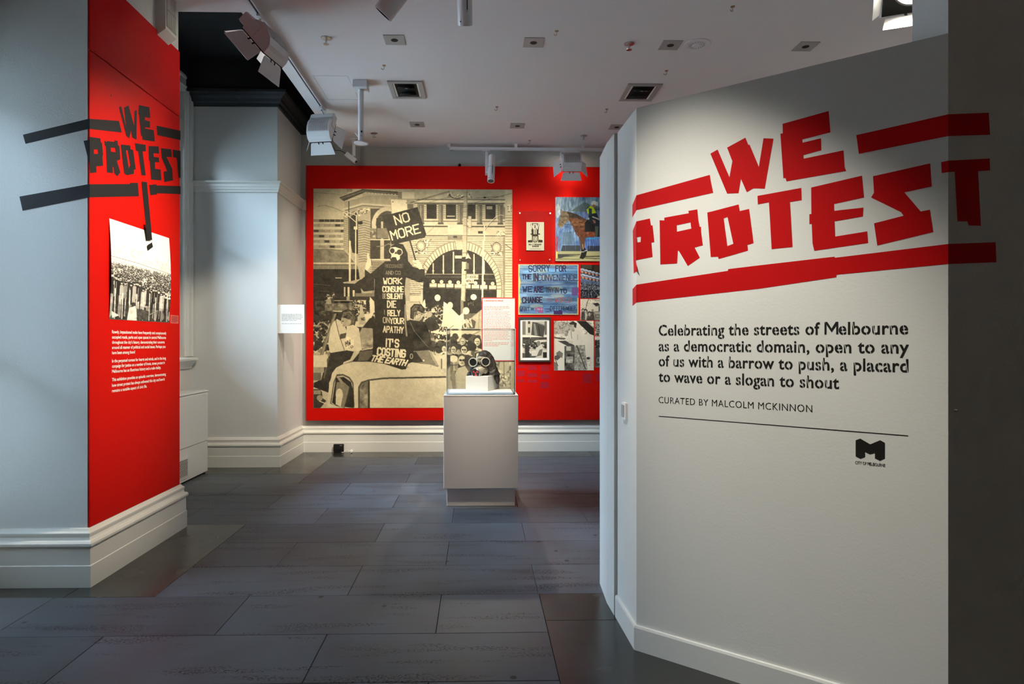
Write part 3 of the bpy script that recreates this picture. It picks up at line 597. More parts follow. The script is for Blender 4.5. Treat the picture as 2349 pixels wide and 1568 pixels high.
c.rect(810, 290, 1095, 560, .22).ring(1045, 520, 190, 225, 56, .74, a0=178, a1=285).ring(1045, 520, 160, 195, 6, .3, a0=178, a1=290).rect(835, 530, 890, 570, .74)
c.rect(805, 565, 890, 715, .45).mottle([(805, 600), (885, 600), (885, 690), (805, 690)], 120, .8, 16).rect(890, 420, 1060, 720, .16).rect(955, 470, 985, 1000, .66).rect(900, 560, 1060, 700, .4)
c.rect(805, 712, 1080, 728, .8).rect(805, 728, 945, 985, .17).rect(995, 728, 1085, 985, .17).rect(945, 728, 992, 1000, .68).rect(805, 990, 1075, 1006, .78).rect(830, 1006, 1080, 1568, .5)
for k in range(8): c.line([(805, 1040 + k * 30), (1000, 1040 + k * 30)], 5, .25)
# street poles, lamps
c.rect(512, 738, 537, 1310, .82).rect(597, 560, 612, 1290, .85).rect(580, 540, 630, 580, .8).rect(608, 380, 626, 545, .8).line([(440, 320), (610, 385)], 8, .85).line([(450, 345), (610, 480)], 9, .88).rect(495, 1375, 522, 1568, .8).rect(445, 1375, 462, 1568, .75).rect(565, 1420, 590, 1568, .8)
c.ring(610, 375, 22, 40, 7, .85, a0=180, a1=360).ell(672, 490, 32, 22, .1)
c.crowd(220, 1470, 350, 1500, 4, 20, 24, seed=5).rect(30, 1545, 570, 1556, .6).rect(600, 1460, 860, 1568, .42)
# right half: the station front
c = mc.zoom(6.03, 940, 430)
c.rect(60, 30, 1420, 160, .72).rect(60, 155, 1340, 168, .25).rect(60, 168, 1330, 205, .86).rect(60, 205, 1330, 216, .12).rect(100, 216, 1330, 440, .45).rect(60, 430, 1330, 530, .78).rect(180, 455, 1320, 470, .35).rect(100, 525, 1330, 545, .2).rect(100, 545, 1320, 660, .76).rect(100, 655, 1320, 672, .35)
for x0, x1 in ((228, 365), (495, 635), (795, 905), (1045, 1185)): c.rect(x0 - 42, 235, x0, 430, .75).rect(x1, 235, x1 + 32, 430, .75).rect(x0, 225, x1, 428, .09)
for x0 in (188, 365, 453, 637, 905, 1003, 1186):
    for k in range(7): c.rect(x0, 258 + k * 26, x0 + 36, 263 + k * 26, .25)
for x0 in (130, 395, 660, 935, 1222): c.rect(x0, 235, x0 + 62, 490, .34).rect(x0 + 8, 245, x0 + 26, 480, .55).rect(x0 - 10, 480, x0 + 70, 505, .25)
c.rect(510, 385, 620, 396, .8).rect(1060, 250, 1140, 292, .6)
for k in range(34):
    y = 690 + k * 27; c.line([(0, y), (1320, y)], 4, .28)
c.rect(0, 672, 1320, 690, .78)
for k in range(34):
    y = 690 + k * 27; c.rect(0, y + 3, 1320, y + 24, .74); c.line([(0, y), (1320, y)], 5, .26)
c.ring(650, 85, 105, 60, 14, .25, a0=0, a1=180).ring(650, 85, 80, 40, 8, .85, a0=0, a1=180).mottle([(520, 60), (600, 50), (560, 140), (510, 140)], 190, 1.0, 18).mottle([(600, 100), (860, 60), (860, 140), (600, 140)], 190, 1.0, 19)
for x, y in ((150, 805), (1200, 825)):
    c.mottle([(x - 80, y - 60), (x + 150 * (1 if x < 500 else -1), y - 100), (x + 80, y + 70), (x - 80, y + 110)], 170, 1.2, 20); c.ell(x, y, 66, 76, .32).ell(x, y, 54, 62, .78).ring(x, y, 44, 50, 5, .3); c.mottle([(x - 80, y + 60), (x + 90, y + 50), (x + 100, y + 110), (x - 80, y + 110)], 170, 1.2, 21)
c.mottle([(1190, 600), (1320, 580), (1320, 660), (1180, 665)], 190, 1.2, 22)
AX, AY = 690, 1400
c.ell(AX, AY, 590, 672, .50, n=60).ell(AX, AY, 575, 655, .76, n=60)
for k in range(41):
    a = R(180 + 4.5 * k); c.line([(AX + 510 * math.cos(a), AY + 545 * math.sin(a)), (AX + 572 * math.cos(a), AY + 650 * math.sin(a))], 7, .2)
c.ell(AX, AY, 512, 550, .09, n=60).rect(AX - 512, AY, AX + 512, 1600, .09); c.poly([(620, 735), (720, 735), (705, 858), (638, 858)], .75).line([(620, 735), (638, 858)], 6, .25)
for x in (320, 460, 600, 885, 1025): yt = AY - 545 * math.sqrt(max(.05, 1 - ((x - AX) / 512) ** 2)); c.rect(x - 8, yt + 20, x + 8, 1195, .78).rect(x - 12, 1140, x + 12, 1160, .85)
c.rect(205, 1190, 1185, 1200, .55).rect(215, 1232, 720, 1238, .3).rect(760, 1262, 1180, 1268, .35)
for k, x in enumerate((320, 435, 552, 668, 790, 908, 1022, 1145)):
    y = 1297 + k * 4; c.ell(x, y, 25, 25, .85).line([(x, y), (x + 3, y - 14)], 4, .2).line([(x, y), (x + 10, y + 2)], 4, .2); c.rect(x - 52, y + 24, x + 48, y + 74, .80).line([(x - 45, y + 34), (x + 5, y + 34)], 5, .3).rect(x - 55, y + 82, x + 50, y + 88, .5)
c.rect(0, 1250, 145, 1568, .78)
for k in range(9): c.line([(0, 1275 + k * 26), (145, 1282 + k * 26)], 6, .22)
c.rect(0, 1460, 150, 1475, .5).rect(1318, 30, 1420, 1568, .78).rect(1290, 680, 1318, 1568, .5)
for k in range(33): c.line([(1322, 375 + k * 37), (1420, 375 + k * 37)], 6, .30)
c.rect(1300, 215, 1420, 232, .8).ell(1320, 240, 22, 26, .8).mottle([(1340, 230), (1415, 230), (1410, 335), (1360, 335)], 180, 1.2, 23)
c.ell(380, 1520, 40, 40, .9)
# big pole, thin pole, cabinets, signs
c.poly([(745, 35), (795, 35), (790, 900), (765, 1568), (705, 1568), (722, 900), (735, 400)], .70).line([(788, 40), (784, 900), (760, 1568)], 10, .4)
for y in (120, 250, 270, 305, 330, 400, 520, 660, 900, 1200, 1350): c.line([(728, y), (795, y)], 6, .28)
c.rect(523, 512, 735, 650, .84).rect(523, 650, 722, 712, .45).rect(600, 665, 650, 690, .15).rect(555, 545, 560, 556, .1).rect(805, 390, 850, 545, .75).line([(850, 390), (850, 548), (805, 548)], 5, .25).line([(800, 560), (800, 640)], 6, .2)
c.line([(1300, 380), (1250, 370), (1190, 395), (1100, 480), (1035, 580)], 8, .82).line([(1035, 590), (1100, 500), (1190, 412)], 5, .25).rect(1022, 500, 1038, 720, .82).poly([(1005, 720), (1030, 720), (1012, 1568), (990, 1568)], .84).rect(942, 597, 1010, 630, .12).line([(1320, 780), (1420, 850)], 7, .15)
c.ell(760, 990, 70, 36, .08).poly([(765, 985), (800, 900), (820, 940), (845, 985), (810, 970)], .8).rect(620, 938, 715, 975, .78).rect(770, 1040, 815, 1125, .35).rect(750, 1125, 800, 1150, .1)
c.rect(783, 1203, 945, 1268, .84).rect(763, 1262, 885, 1320, .84).text('FLINDERS S', 792, 1252, 145, 34, 5, .25).text('MARTIN ST', 775, 1308, 100, 32, 5, .3)
c.line([(0, 205), (540, 45)], 7, .15).line([(0, 215), (560, 55)], 4, .25).line([(265, 200), (560, 120)], 4, .25).line([(130, 735), (370, 505)], 4, .3).line([(790, 150), (1035, 130), (1300, 110)], 5, .25).ell(1035, 130, 20, 11, .1).line([(870, 210), (1410, 72)], 5, .25)
# lower half, crowd and street
c = mc.zoom(6.03, 715, 680)
c.rect(0, 0, 900, 900, .14).rect(180, 90, 620, 200, .35).mottle([(0, 60), (620, 40), (620, 260), (0, 260)], 60, .5, 31)
c.rect(590, 50, 900, 420, .82).crowd(560, 60, 850, 260, 60, 14, 22, seed=8)
c.crowd(25, 330, 240, 760, 60, 26, 38, lights=(.4, .85), darks=(.05, .2), seed=9)
c.rect(0, 30, 570, 60, .08).rect(180, 52, 570, 60, .75).poly([(275, 198), (460, 195), (440, 212), (330, 212)], .8).rect(480, 0, 520, 50, .6)
c.crowd(215, 5, 340, 12, 3, 22, 24, seed=12)
c.poly([(800, 0), (905, 120), (770, 400), (720, 240), (800, 240)], .88).poly([(665, 110), (690, 110), (750, 380), (650, 390)], .7).text('NO', 686, 330, 44, 34, 8, .1, rot=-8).poly([(745, 60), (790, 20), (800, 150), (770, 210), (750, 160)], .1)
c.poly([(305, 235), (345, 235), (160, 805), (110, 810)], .42).line([(330, 235), (140, 805)], 8, .65)
# seated youths, left
c.poly([(300, 350), (350, 310), (440, 360), (480, 470), (470, 780), (250, 775), (225, 640), (260, 430)], .86).poly([(390, 520), (480, 500), (480, 570), (385, 590)], .28).line([(330, 330), (380, 540), (450, 740)], 8, .2)
c.poly([(800, 300), (860, 280), (870, 460), (850, 480), (700, 480), (680, 450)], .13).poly([(690, 430), (840, 440), (850, 700), (820, 730), (690, 720), (650, 520)], .62).mottle([(690, 560), (840, 560), (840, 720), (690, 720)], 60, .5, 33).line([(690, 740), (840, 710)], 14, .8).poly([(660, 760), (840, 740), (830, 880), (640, 890)], .35)
c.poly([(400, 290), (430, 200), (500, 175), (580, 210), (615, 290), (590, 390), (520, 400), (480, 330), (420, 310)], .30).mottle([(400, 290), (430, 200), (500, 175), (580, 210), (615, 290), (590, 390), (520, 400)], 70, .5, 34)
c.poly([(410, 290), (470, 300), (540, 330), (540, 380), (490, 410), (440, 420), (420, 360), (402, 350)], .70).poly([(402, 345), (440, 330), (440, 345)], .15).ell(520, 340, 18, 24, .75)
c.line([(400, 300), (430, 205), (500, 180), (575, 215), (612, 290), (588, 385)], 16, .14).line([(450, 230), (520, 215), (570, 260)], 9, .5).line([(440, 262), (500, 240), (560, 300)], 7, .42).line([(412, 352), (405, 368), (420, 372)], 5, .25).line([(425, 400), (445, 398)], 5, .25)
c.poly([(480, 410), (570, 390), (650, 440), (690, 730), (640, 770), (470, 740), (460, 600), (480, 500)], .88).mottle([(480, 560), (580, 560), (580, 720), (470, 720)], 50, .6, 36).text('MW', 475, 690, 70, 60, 9, .2, rot=-28, slant=.3).ring(553, 695, 14, 14, 6, .2)
c.poly([(250, 780), (470, 745), (660, 770), (640, 870), (560, 900), (420, 940), (330, 1000), (235, 1200), (130, 1160), (190, 900), (250, 810)], .13).line([(230, 860), (170, 1120)], 20, .32)
c.poly([(590, 740), (660, 770), (560, 890), (430, 935), (440, 905), (530, 870)], .78).poly([(120, 1150), (240, 1200), (235, 1330), (25, 1250), (30, 1190)], .08)
c.rect(25, 812, 210, 975, .84).rect(25, 975, 170, 1050, .6).rect(25, 1050, 130, 1160, .35)
# van
c.poly([(200, 1540), (240, 1250), (280, 1060), (340, 980), (430, 935), (560, 910), (760, 898), (1000, 935), (1240, 1010), (1417, 1010), (2400, 1100), (2400, 1568), (120, 1568)], .80)
c = mc.zoom(6.03, 940, 680)
c.poly([(-200, 940), (0, 910), (240, 950), (430, 1010), (520, 1080), (520, 1568), (-200, 1568)], .80)
c = mc.zoom(6.03, 715, 680)
c.poly([(255, 1480), (300, 1180), (345, 1075), (430, 1070), (520, 1110), (575, 1190), (590, 1530), (400, 1530)], .25).poly([(268, 1475), (312, 1190), (352, 1100), (430, 1090), (510, 1130), (560, 1200), (572, 1540), (390, 1540)], .70).poly([(280, 1465), (335, 1120), (440, 1110), (540, 1180), (575, 1320), (580, 1540), (340, 1510)], .10)
c.poly([(345, 1180), (450, 1190), (520, 1250), (490, 1400), (440, 1540), (340, 1490), (330, 1300)], .45).ell(380, 1360, 50, 90, .85).poly([(330, 1400), (420, 1400), (400, 1520), (330, 1490)], .85).line([(520, 1250), (450, 1540)], 10, .2).poly([(345, 1120), (380, 1110), (450, 1200), (410, 1210)], .55)
c.poly([(640, 1540), (640, 1250), (680, 1180), (780, 1145), (1000, 1118), (2100, 1095), (2100, 1120), (1000, 1142), (800, 1165), (700, 1200), (665, 1260), (665, 1540)], .25).poly([(665, 1540), (668, 1260), (705, 1200), (790, 1168), (795, 1540)], .48).mottle([(665, 1540), (668, 1260), (705, 1200), (780, 1175), (780, 1540)], 40, .5, 40).rect(775, 1165, 800, 1540, .15)
c.poly([(800, 1165), (1000, 1142), (2030, 1122), (2030, 1540), (805, 1540)], .83).mottle([(800, 1165), (2030, 1122), (2030, 1540), (800, 1540)], 7, .12, 41)
c.poly([(25, 1280), (120, 1280), (140, 1320), (150, 1400), (200, 1440), (120, 1540), (25, 1540)], .13).rect(30, 1295, 125, 1350, .55).ell(110, 1400, 40, 42, .55).line([(110, 1445), (270, 1510)], 12, .85)
c = mc.zoom(6.03, 940, 680)
# crowd on the right
c.rect(215, 60, 700, 300, .10).ell(380, 15, 40, 45, .88).ell(880, 5, 42, 40, .88).mottle([(790, 40), (880, 50), (880, 130), (800, 130)], 120, 1.3, 43)
c.crowd(170, 120, 460, 210, 26, 14, 20, seed=14).crowd(150, 230, 480, 430, 40, 26, 34, seed=15).rect(700, 50, 740, 260, .45).rect(740, 230, 1000, 330, .3)
c.poly([(160, 160), (185, 60), (205, 35), (215, 150)], .88)
c.poly([(465, 70), (500, 90), (680, 265), (740, 215), (745, 310), (790, 350), (720, 400), (710, 660), (550, 665), (350, 680), (285, 480), (410, 470), (450, 330)], .87).ell(555, 120, 38, 48, .83).ell(775, 195, 46, 50, .85).rect(730, 190, 742, 310, .83)
c.poly([(790, 340), (1000, 170), (1000, 480), (715, 470), (720, 390)], .62).poly([(860, 310), (912, 345), (890, 455), (715, 455), (722, 395)], .25).text('UN', 750, 440, 110, 110, 16, .72, rot=-14).line([(960, 200), (950, 440)], 6, .35)
c.text('AR', 405, 480, 90, 56, 13, .12, slant=.3).line([(530, 450), (600, 400)], 6, .2).text('TIONS', 300, 570, 215, 62, 15, .10, rot=9, slant=-.05)
c.crowd(285, 600, 1000, 560, 14, 40, 44, seed=16)
c.rect(520, 660, 1010, 1300, .3).crowd(290, 650, 520, 780, 22, 42, 55, seed=17).crowd(540, 560, 1000, 760, 30, 48, 62, seed=18)
c.rect(290, 815, 520, 1000, .82).rect(425, 860, 445, 1000, .4)
def face(x, y, r, hair=.12, glass=False, bald=False):
    c.ell(x, y - r * .1, r * 1.05, r * 1.15, hair); c.ell(x, y + r * .12, r * .72, r * .98, .80).ell(x + r * .25, y + r * .35, r * .4, r * .55, .62).line([(x - r * .45, y), (x - r * .1, y)], r * .16, .15).line([(x + r * .12, y), (x + r * .45, y)], r * .16, .15).line([(x - r * .2, y + r * .6), (x + r * .2, y + r * .6)], r * .1, .3)
    if glass: c.ell(x - r * .28, y, r * .25, r * .2, .1).ell(x + r * .3, y, r * .25, r * .2, .1)
face(930, 620, 56); c.ell(860, 695, 62, 60, .09); face(745, 735, 56, glass=True); face(725, 620, 44, .55); face(600, 730, 50, .15); face(470, 720, 42, .2)
c.poly([(640, 1000), (760, 960), (850, 1100), (850, 1300), (600, 1300)], .72); face(718, 880, 72, .25, True); c.ell(800, 890, 50, 80, .15)
c.poly([(545, 1080), (700, 1060), (820, 1150), (830, 1300), (545, 1300)], .70).line([(560, 1110), (620, 1300)], 16, .35); c.ell(590, 930, 75, 120, .72).ell(560, 980, 40, 90, .40).ell(640, 960, 26, 60, .55).line([(560, 950), (660, 945)], 10, .2).ell(600, 860, 62, 46, .88).line([(590, 1035), (640, 1030)], 8, .25).poly([(560, 1060), (620, 1040), (640, 1300), (590, 1300)], .5)
c.rect(1180, 880, 1420, 1300, .55).mottle([(1180, 880), (1420, 880), (1420, 1300), (1180, 1300)], 60, .9, 45).poly([(1240, 900), (1380, 900), (1370, 1020), (1300, 1060), (1240, 1000)], .68).poly([(1250, 1060), (1360, 1060), (1350, 1280), (1240, 1280)], .62).mottle([(1250, 1080), (1360, 1080), (1350, 1250), (1240, 1250)], 160, .9, 46).line([(1300, 900), (1305, 1080)], 8, .25).rect(1405, 880, 1420, 1300, .25)
# youth in denim jacket
c.poly([(10, 150), (60, 105), (150, 110), (205, 170), (200, 230), (160, 240), (120, 200), (60, 230), (50, 320), (5, 300)], .20).mottle([(10, 150), (60, 105), (150, 110), (205, 170), (200, 220), (60, 230)], 80, .4, 47).poly([(60, 220), (110, 200), (180, 230), (180, 270), (150, 320), (110, 330), (60, 300)], .70).line([(70, 232), (175, 225)], 8, .15).line([(120, 300), (150, 298)], 5, .3).rect(60, 300, 130, 340, .6)
c.line([(8, 290), (12, 155), (60, 108), (150, 112), (203, 172)], 14, .10).ell(100, 248, 13, 7, .12).ell(160, 246, 11, 6, .12).line([(138, 250), (150, 280), (138, 284)], 5, .4).poly([(62, 225), (100, 205), (90, 240), (62, 300)], .25).line([(30, 180), (60, 130), (120, 130)], 8, .42)
c.poly([(-140, 370), (0, 320), (130, 340), (230, 350), (300, 640), (280, 740), (0, 760), (-60, 900), (-120, 880), (-150, 500)], .12).mottle([(-140, 370), (130, 340), (230, 350), (300, 640), (0, 760), (-140, 600)], 22, .22, 48).poly([(200, 330), (290, 260), (400, 400), (410, 440), (350, 470), (250, 460)], .14).poly([(215, 240), (270, 200), (310, 240), (290, 280), (240, 290)], .65).line([(0, 350), (60, 480), (250, 700)], 7, .4)
c.poly([(60, 760), (250, 740), (320, 880), (400, 960), (380, 975), (280, 940), (160, 930), (50, 910), (30, 830)], .45).poly([(-60, 760), (80, 760), (180, 900), (100, 915), (-60, 900)], .15).poly([(250, 740), (290, 760), (400, 960), (360, 950)], .6).ell(188, 884, 12, 12, .9).ring(15, 825, 22, 30, 6, .7)
# the costumed figure
c = mc.zoom(6.03, 715, 430)
c.poly([(1090, 160), (1310, 170), (1320, 330), (1110, 360)], .88).ell(1118, 196, 8, 8, .15, n=8).ell(1305, 210, 7, 7, .2, n=8).rect(1320, 225, 1400, 290, .35)
c.poly([(965, 385), (1105, 360), (1460, 265), (1580, 640), (1560, 690), (1100, 790), (1060, 640)], .12).text('NO', 1165, 510, 195, 118, 18, .84, rot=-16).text('MORE', 1112, 722, 400, 118, 18, .84, rot=-15).line([(1345, 700), (1460, 1100)], 20, .12)
c.poly([(1100, 800), (1180, 765), (1260, 785), (1320, 900), (1330, 1015), (1400, 1100), (1560, 1130), (1565, 1300), (1480, 1310), (1300, 1240), (1280, 1400), (1290, 1600), (860, 1600), (870, 1260), (700, 1390), (660, 1290), (730, 1230), (730, 1130), (810, 1190), (1010, 1020), (1090, 1020), (1050, 900)], .11)
c.line([(900, 815), (1000, 805), (1060, 775), (1100, 800)], 12, .45).poly([(430, 1310), (560, 1290), (670, 1262), (680, 1370), (600, 1330), (440, 1325)], .62).poly([(670, 1270), (860, 1250), (860, 1420), (720, 1440), (640, 1350), (580, 1340)], .12)
c.poly([(1085, 830), (1150, 820), (1240, 850), (1255, 900), (1215, 940), (1215, 985), (1180, 1010), (1160, 960), (1110, 960), (1090, 985), (1100, 930), (1070, 890)], .84).ell(1110, 872, 33, 36, .12).ring(1110, 872, 38, 40, 6, .8).ell(1208, 892, 36, 38, .12).ring(1208, 892, 42, 44, 6, .8).poly([(1140, 915), (1160, 880), (1178, 915)], .1).ell(1130, 1005, 40, 36, .14)
c.poly([(740, 1080), (765, 1000), (765, 905), (785, 900), (790, 960), (820, 1000), (815, 1080), (770, 1145), (735, 1125)], .80).line([(765, 1000), (760, 960), (740, 965)], 8, .6).line([(820, 1000), (830, 1060)], 9, .2)
c.zoom(6.03, 940, 430).poly([(35, 1010), (110, 1000), (160, 1060), (175, 1120), (130, 1130), (80, 1090), (50, 1080)], .84).line([(45, 1040), (85, 1050)], 6, .35)
c = mc.zoom(6.03, 715, 680)
c.poly([(860, -20), (1290, -20), (1300, 200), (1330, 545), (1410, 560), (1400, 900), (1330, 930), (1300, 1005), (1240, 1010), (1000, 930), (760, 895), (840, 800), (850, 480), (870, 280)], .11)
c.line([(1290, 120), (1290, 350), (1310, 540)], 22, .5)
c.text('DIE', 1045, 148, 115, 86, 15, .88).text('RELY', 1050, 265, 165, 74, 14, .85).line([(1000, 185), (1002, 245)], 9, .5).text('ON', 985, 362, 85, 74, 11, .66).text('YOUR', 1082, 374, 185, 74, 13, .85).text('APATHY', 985, 490, 275, 80, 14, .84, rot=3)
c.text("IT'S", 1020, 688, 175, 100, 20, .9, rot=3).text('COSTING', 905, 805, 380, 96, 22, .9, rot=5).text('THE EARTH', 812, 886, 480, 74, 19, .92, rot=8, slant=.35).ring(1375, 825, 18, 32, 7, .7).ell(1320, 975, 14, 12, .6)
c = mc.zoom(6.03, 715, 430)
c.text('RECOGNIZE', 1015, 1105, 240, 40, 8, .42, al=.7).text('AND CO', 1020, 1200, 200, 46, 9, .5, al=.8).text('WORK', 990, 1330, 250, 76, 15, .88).text('CONSUME', 980, 1440, 285, 72, 14, .88).text('BE', 978, 1530, 48, 60, 9, .6).text('SILENT', 1042, 1535, 215, 66, 14, .9)
mc.a = np.clip(mc.a * (.90 + .22 * mc.noise(5, 200, 1)) + (mc.noise(70, 201, 1) - .5) * .10, 0, 1)
fnm, rm = rectfn(719, 433.5, 1175, 935, PY - .004)
mu = thing('mural_print', 'large sepia protest photograph of a masked figure with a NO MORE placard on a van', 'photograph', (0, 0, 0))
box('backing', rm[0], rm[1], PY - .0035, PY, rm[2], rm[3], M['white'], mu)
picture('print', mc, fnm, mu, (.11, .10, .08), (.90, .84, .68), .05)

# --- black and white photographs and the rest of the wall
BWD, BWL = (.10, .095, .085), (.93, .91, .84)
def sheet(name, label, cat, x0, y0, x1, y1, cv, depth=.006, dark=None, light=None, group=None, grain=.05, edge='white', stand=0, m=None):
    fn, r_ = rectfn(x0, y0, x1, y1, PY - depth - .0008 - stand); root = thing(name, label, cat, (0, 0, 0), group=group)
    bbox_('backing', r_[0], r_[1], PY - depth - stand, PY - stand, r_[2], r_[3], m or M[edge], root, .001)
    if cv is not None: picture('print', cv, fn, root, dark, light, grain)
    return root, r_
# horse painting
c = Canvas(1274.5, 452, 1402, 598.5, 1.6, (.40, .52, .66)); c.zoom(9.8, 1270, 445)
B3 = lambda p, cells, a, sd, asp=1: c.mottle(p, cells, a, sd, asp)
c.rect(0, 0, 1400, 400, (.46, .55, .62)).rect(600, 300, 1400, 700, (.36, .44, .62)).rect(0, 700, 700, 1300, (.38, .50, .66)).rect(700, 900, 1400, 1300, (.30, .42, .66))
B3([(0, 0), (1400, 0), (1400, 1300), (0, 1300)], 9, .3, 50, 6); B3([(0, 0), (1400, 0), (1400, 1300), (0, 1300)], 7, .25, 51); c.ell(90, 380, 60, 160, (.80, .84, .82), .6)
c.poly([(380, 380), (700, 170), (860, 270), (1160, 280), (1160, 360), (760, 400)], (.30, .36, .34), .8).rect(950, 330, 1160, 345, (.10, .12, .13)).poly([(160, 1290), (200, 1150), (600, 1150), (600, 1290)], (.20, .24, .27)).rect(760, 1160, 1400, 1290, (.16, .19, .27)).rect(720, 980, 1200, 1010, (.15, .52, .72)).rect(200, 850, 440, 1130, (.30, .40, .46), .7)
q = random.Random(4)
for k in range(150): x = q.uniform(40, 1400); y = q.uniform(60, 1100); c.line([(x, y), (x, y + q.uniform(60, 240))], q.uniform(3, 8), q.choice([(.68, .76, .80), (.28, .36, .50), (.20, .28, .34), (.45, .60, .75)]), .55)
c.rect(0, 1280, 1400, 1600, (.62, .62, .46)).poly([(90, 1345), (600, 1345), (600, 1365), (300, 1372), (600, 1385), (240, 1410), (160, 1440), (95, 1440)], (.24, .25, .24)).line([(700, 1400), (1400, 1385)], 26, (.26, .25, .22)).line([(690, 1430), (900, 1445), (1400, 1440)], 14, (.16, .16, .15)).line([(60, 1455), (600, 1462)], 9, (.2, .2, .16)).rect(65, 955, 90, 1290, (.68, .12, .10)).rect(55, 1290, 88, 1440, (.85, .78, .36)).rect(120, 1010, 134, 1300, (.5, .3, .3), .7)
HB = (.34, .22, .15)
c.poly([(160, 340), (200, 380), (330, 395), (520, 450), (640, 520), (740, 580), (1050, 590), (1200, 560), (1400, 600), (1400, 960), (1230, 930), (1180, 900), (1000, 920), (900, 965), (740, 965), (700, 1040), (690, 1240), (610, 1250), (590, 1050), (560, 960), (500, 900), (430, 740), (350, 600), (230, 690), (200, 750), (120, 745), (90, 690), (130, 560), (160, 440)], HB)
c.poly([(160, 340), (200, 380), (300, 400), (350, 470), (340, 590), (230, 690), (200, 750), (120, 745), (90, 690), (130, 560), (160, 440)], (.42, .37, .29)).poly([(300, 395), (520, 450), (700, 560), (560, 540), (360, 520)], (.20, .16, .13)).poly([(360, 540), (450, 560), (720, 590), (700, 700), (480, 720), (420, 660)], (.45, .29, .18)).poly([(560, 780), (680, 760), (700, 960), (600, 960)], (.40, .22, .13)).rect(740, 850, 920, 950, (.48, .25, .15)).poly([(1060, 600), (1200, 560), (1400, 580), (1400, 760), (1250, 820), (1090, 740)], (.66, .60, .50)).poly([(1020, 800), (1180, 760), (1180, 880), (1020, 900)], (.48, .26, .15))
c.mottle([(90, 340), (740, 560), (1400, 580), (1400, 960), (560, 960), (90, 750)], 30, .22, 54).line([(430, 660), (620, 640), (740, 570)], 8, (.12, .09, .08)).line([(250, 680), (420, 690)], 8, (.15, .14, .12)).line([(140, 590), (230, 650)], 9, (.13, .10, .09)).line([(150, 500), (340, 500)], 8, (.2, .16, .13))
c.poly([(700, 640), (760, 570), (1050, 590), (1080, 770), (1000, 830), (710, 850)], (.08, .09, .10)).poly([(620, 1240), (700, 1200), (750, 1290), (720, 1400), (660, 1460), (580, 1440), (620, 1330)], (.10, .10, .11)).line([(615, 1300), (680, 1295)], 14, (.75, .75, .72)).line([(700, 1275), (745, 1262)], 16, (.75, .75, .72)).line([(650, 1130), (665, 1230)], 22, (.7, .6, .5), .7)
c.poly([(760, 300), (830, 260), (930, 320), (960, 420), (1010, 520), (990, 600), (1060, 640), (1040, 960), (940, 960), (920, 700), (780, 600), (790, 460)], (.12, .15, .18)).poly([(740, 350), (830, 255), (900, 300), (960, 420), (860, 440), (850, 340), (790, 320), (790, 450), (760, 430)], (.74, .80, .12)).poly([(790, 310), (860, 330), (860, 450), (800, 480)], (.15, .25, .30)).ell(905, 205, 66, 56, (.86, .86, .80)).ell(975, 215, 26, 46, (.76, .78, .74)).ell(905, 265, 36, 34, (.62, .40, .30)).line([(880, 510), (1000, 555)], 26, (.78, .80, .78)).ell(1020, 545, 24, 18, (.66, .46, .36)).ell(785, 550, 20, 24, (.62, .76, .66)).poly([(870, 570), (930, 590), (950, 640), (910, 660)], (.62, .40, .34)).poly([(930, 720), (1010, 720), (980, 960), (935, 960)], (.30, .34, .28))
sheet('painting', 'canvas painting of a police rider on a brown horse against streaky blue', 'painting', 1274.5, 452, 1402, 598.5, c, .03, grain=.03, edge='white')
# placard
c = Canvas(1189, 606, 1327, 721.5, 2.2, (.37, .49, .60)); c.zoom(10.925, 1180, 600)
for cells, amp, sd, asp in ((14, .30, 60, .12), (30, .22, 61, .15), (6, .2, 62, .5)): c.mottle([(90, 60), (1610, 60), (1610, 1330), (90, 1330)], cells, amp, sd, asp)
tint = c.noise(8, 63, .3); c.a = np.clip(c.a * (1 + (tint - .5) * np.array([.5, .1, -.2])), 0, 1); yy = np.linspace(0, 1, c.H)[:, None, None]
for y, a_ in ((500, .5), (560, .6), (140, .3), (820, .4), (1240, .5), (1060, .4)): c.line([(150 + q.uniform(0, 500), y), (900, y + q.uniform(-20, 20)), (1590, y + q.uniform(-30, 30))], 34, (.25, .33, .55), a_)
for x, y in ((700, 230), (820, 380), (1050, 660), (1080, 850), (560, 1110)): c.ell(x, y, 170, 50, (.62, .66, .58), .5)
c.poly([(90, 60), (140, 60), (120, 300), (150, 500), (130, 800), (160, 1000), (110, 1200), (130, 1330), (90, 1330)], (.80, .70, .42)).rect(90, 55, 1610, 82, (.74, .70, .52)).rect(1585, 60, 1612, 640, (.72, .70, .56)).rect(1580, 900, 1612, 1330, (.76, .68, .48)).rect(90, 1305, 1612, 1335, (.70, .66, .50))
IK = (.13, .12, .24)
c.text('SORRY', 362, 250, 525, 150, 19, IK, rot=-2).text('FOR', 1035, 240, 250, 140, 22, IK).text('THE', 200, 432, 215, 105, 24, IK).text('IN', 480, 475, 105, 170, 30, (.22, .20, .26)).text('CONVENIENCE', 600, 470, 960, 150, 19, (.22, .18, .28)).rect(1570, 455, 1600, 475, IK)
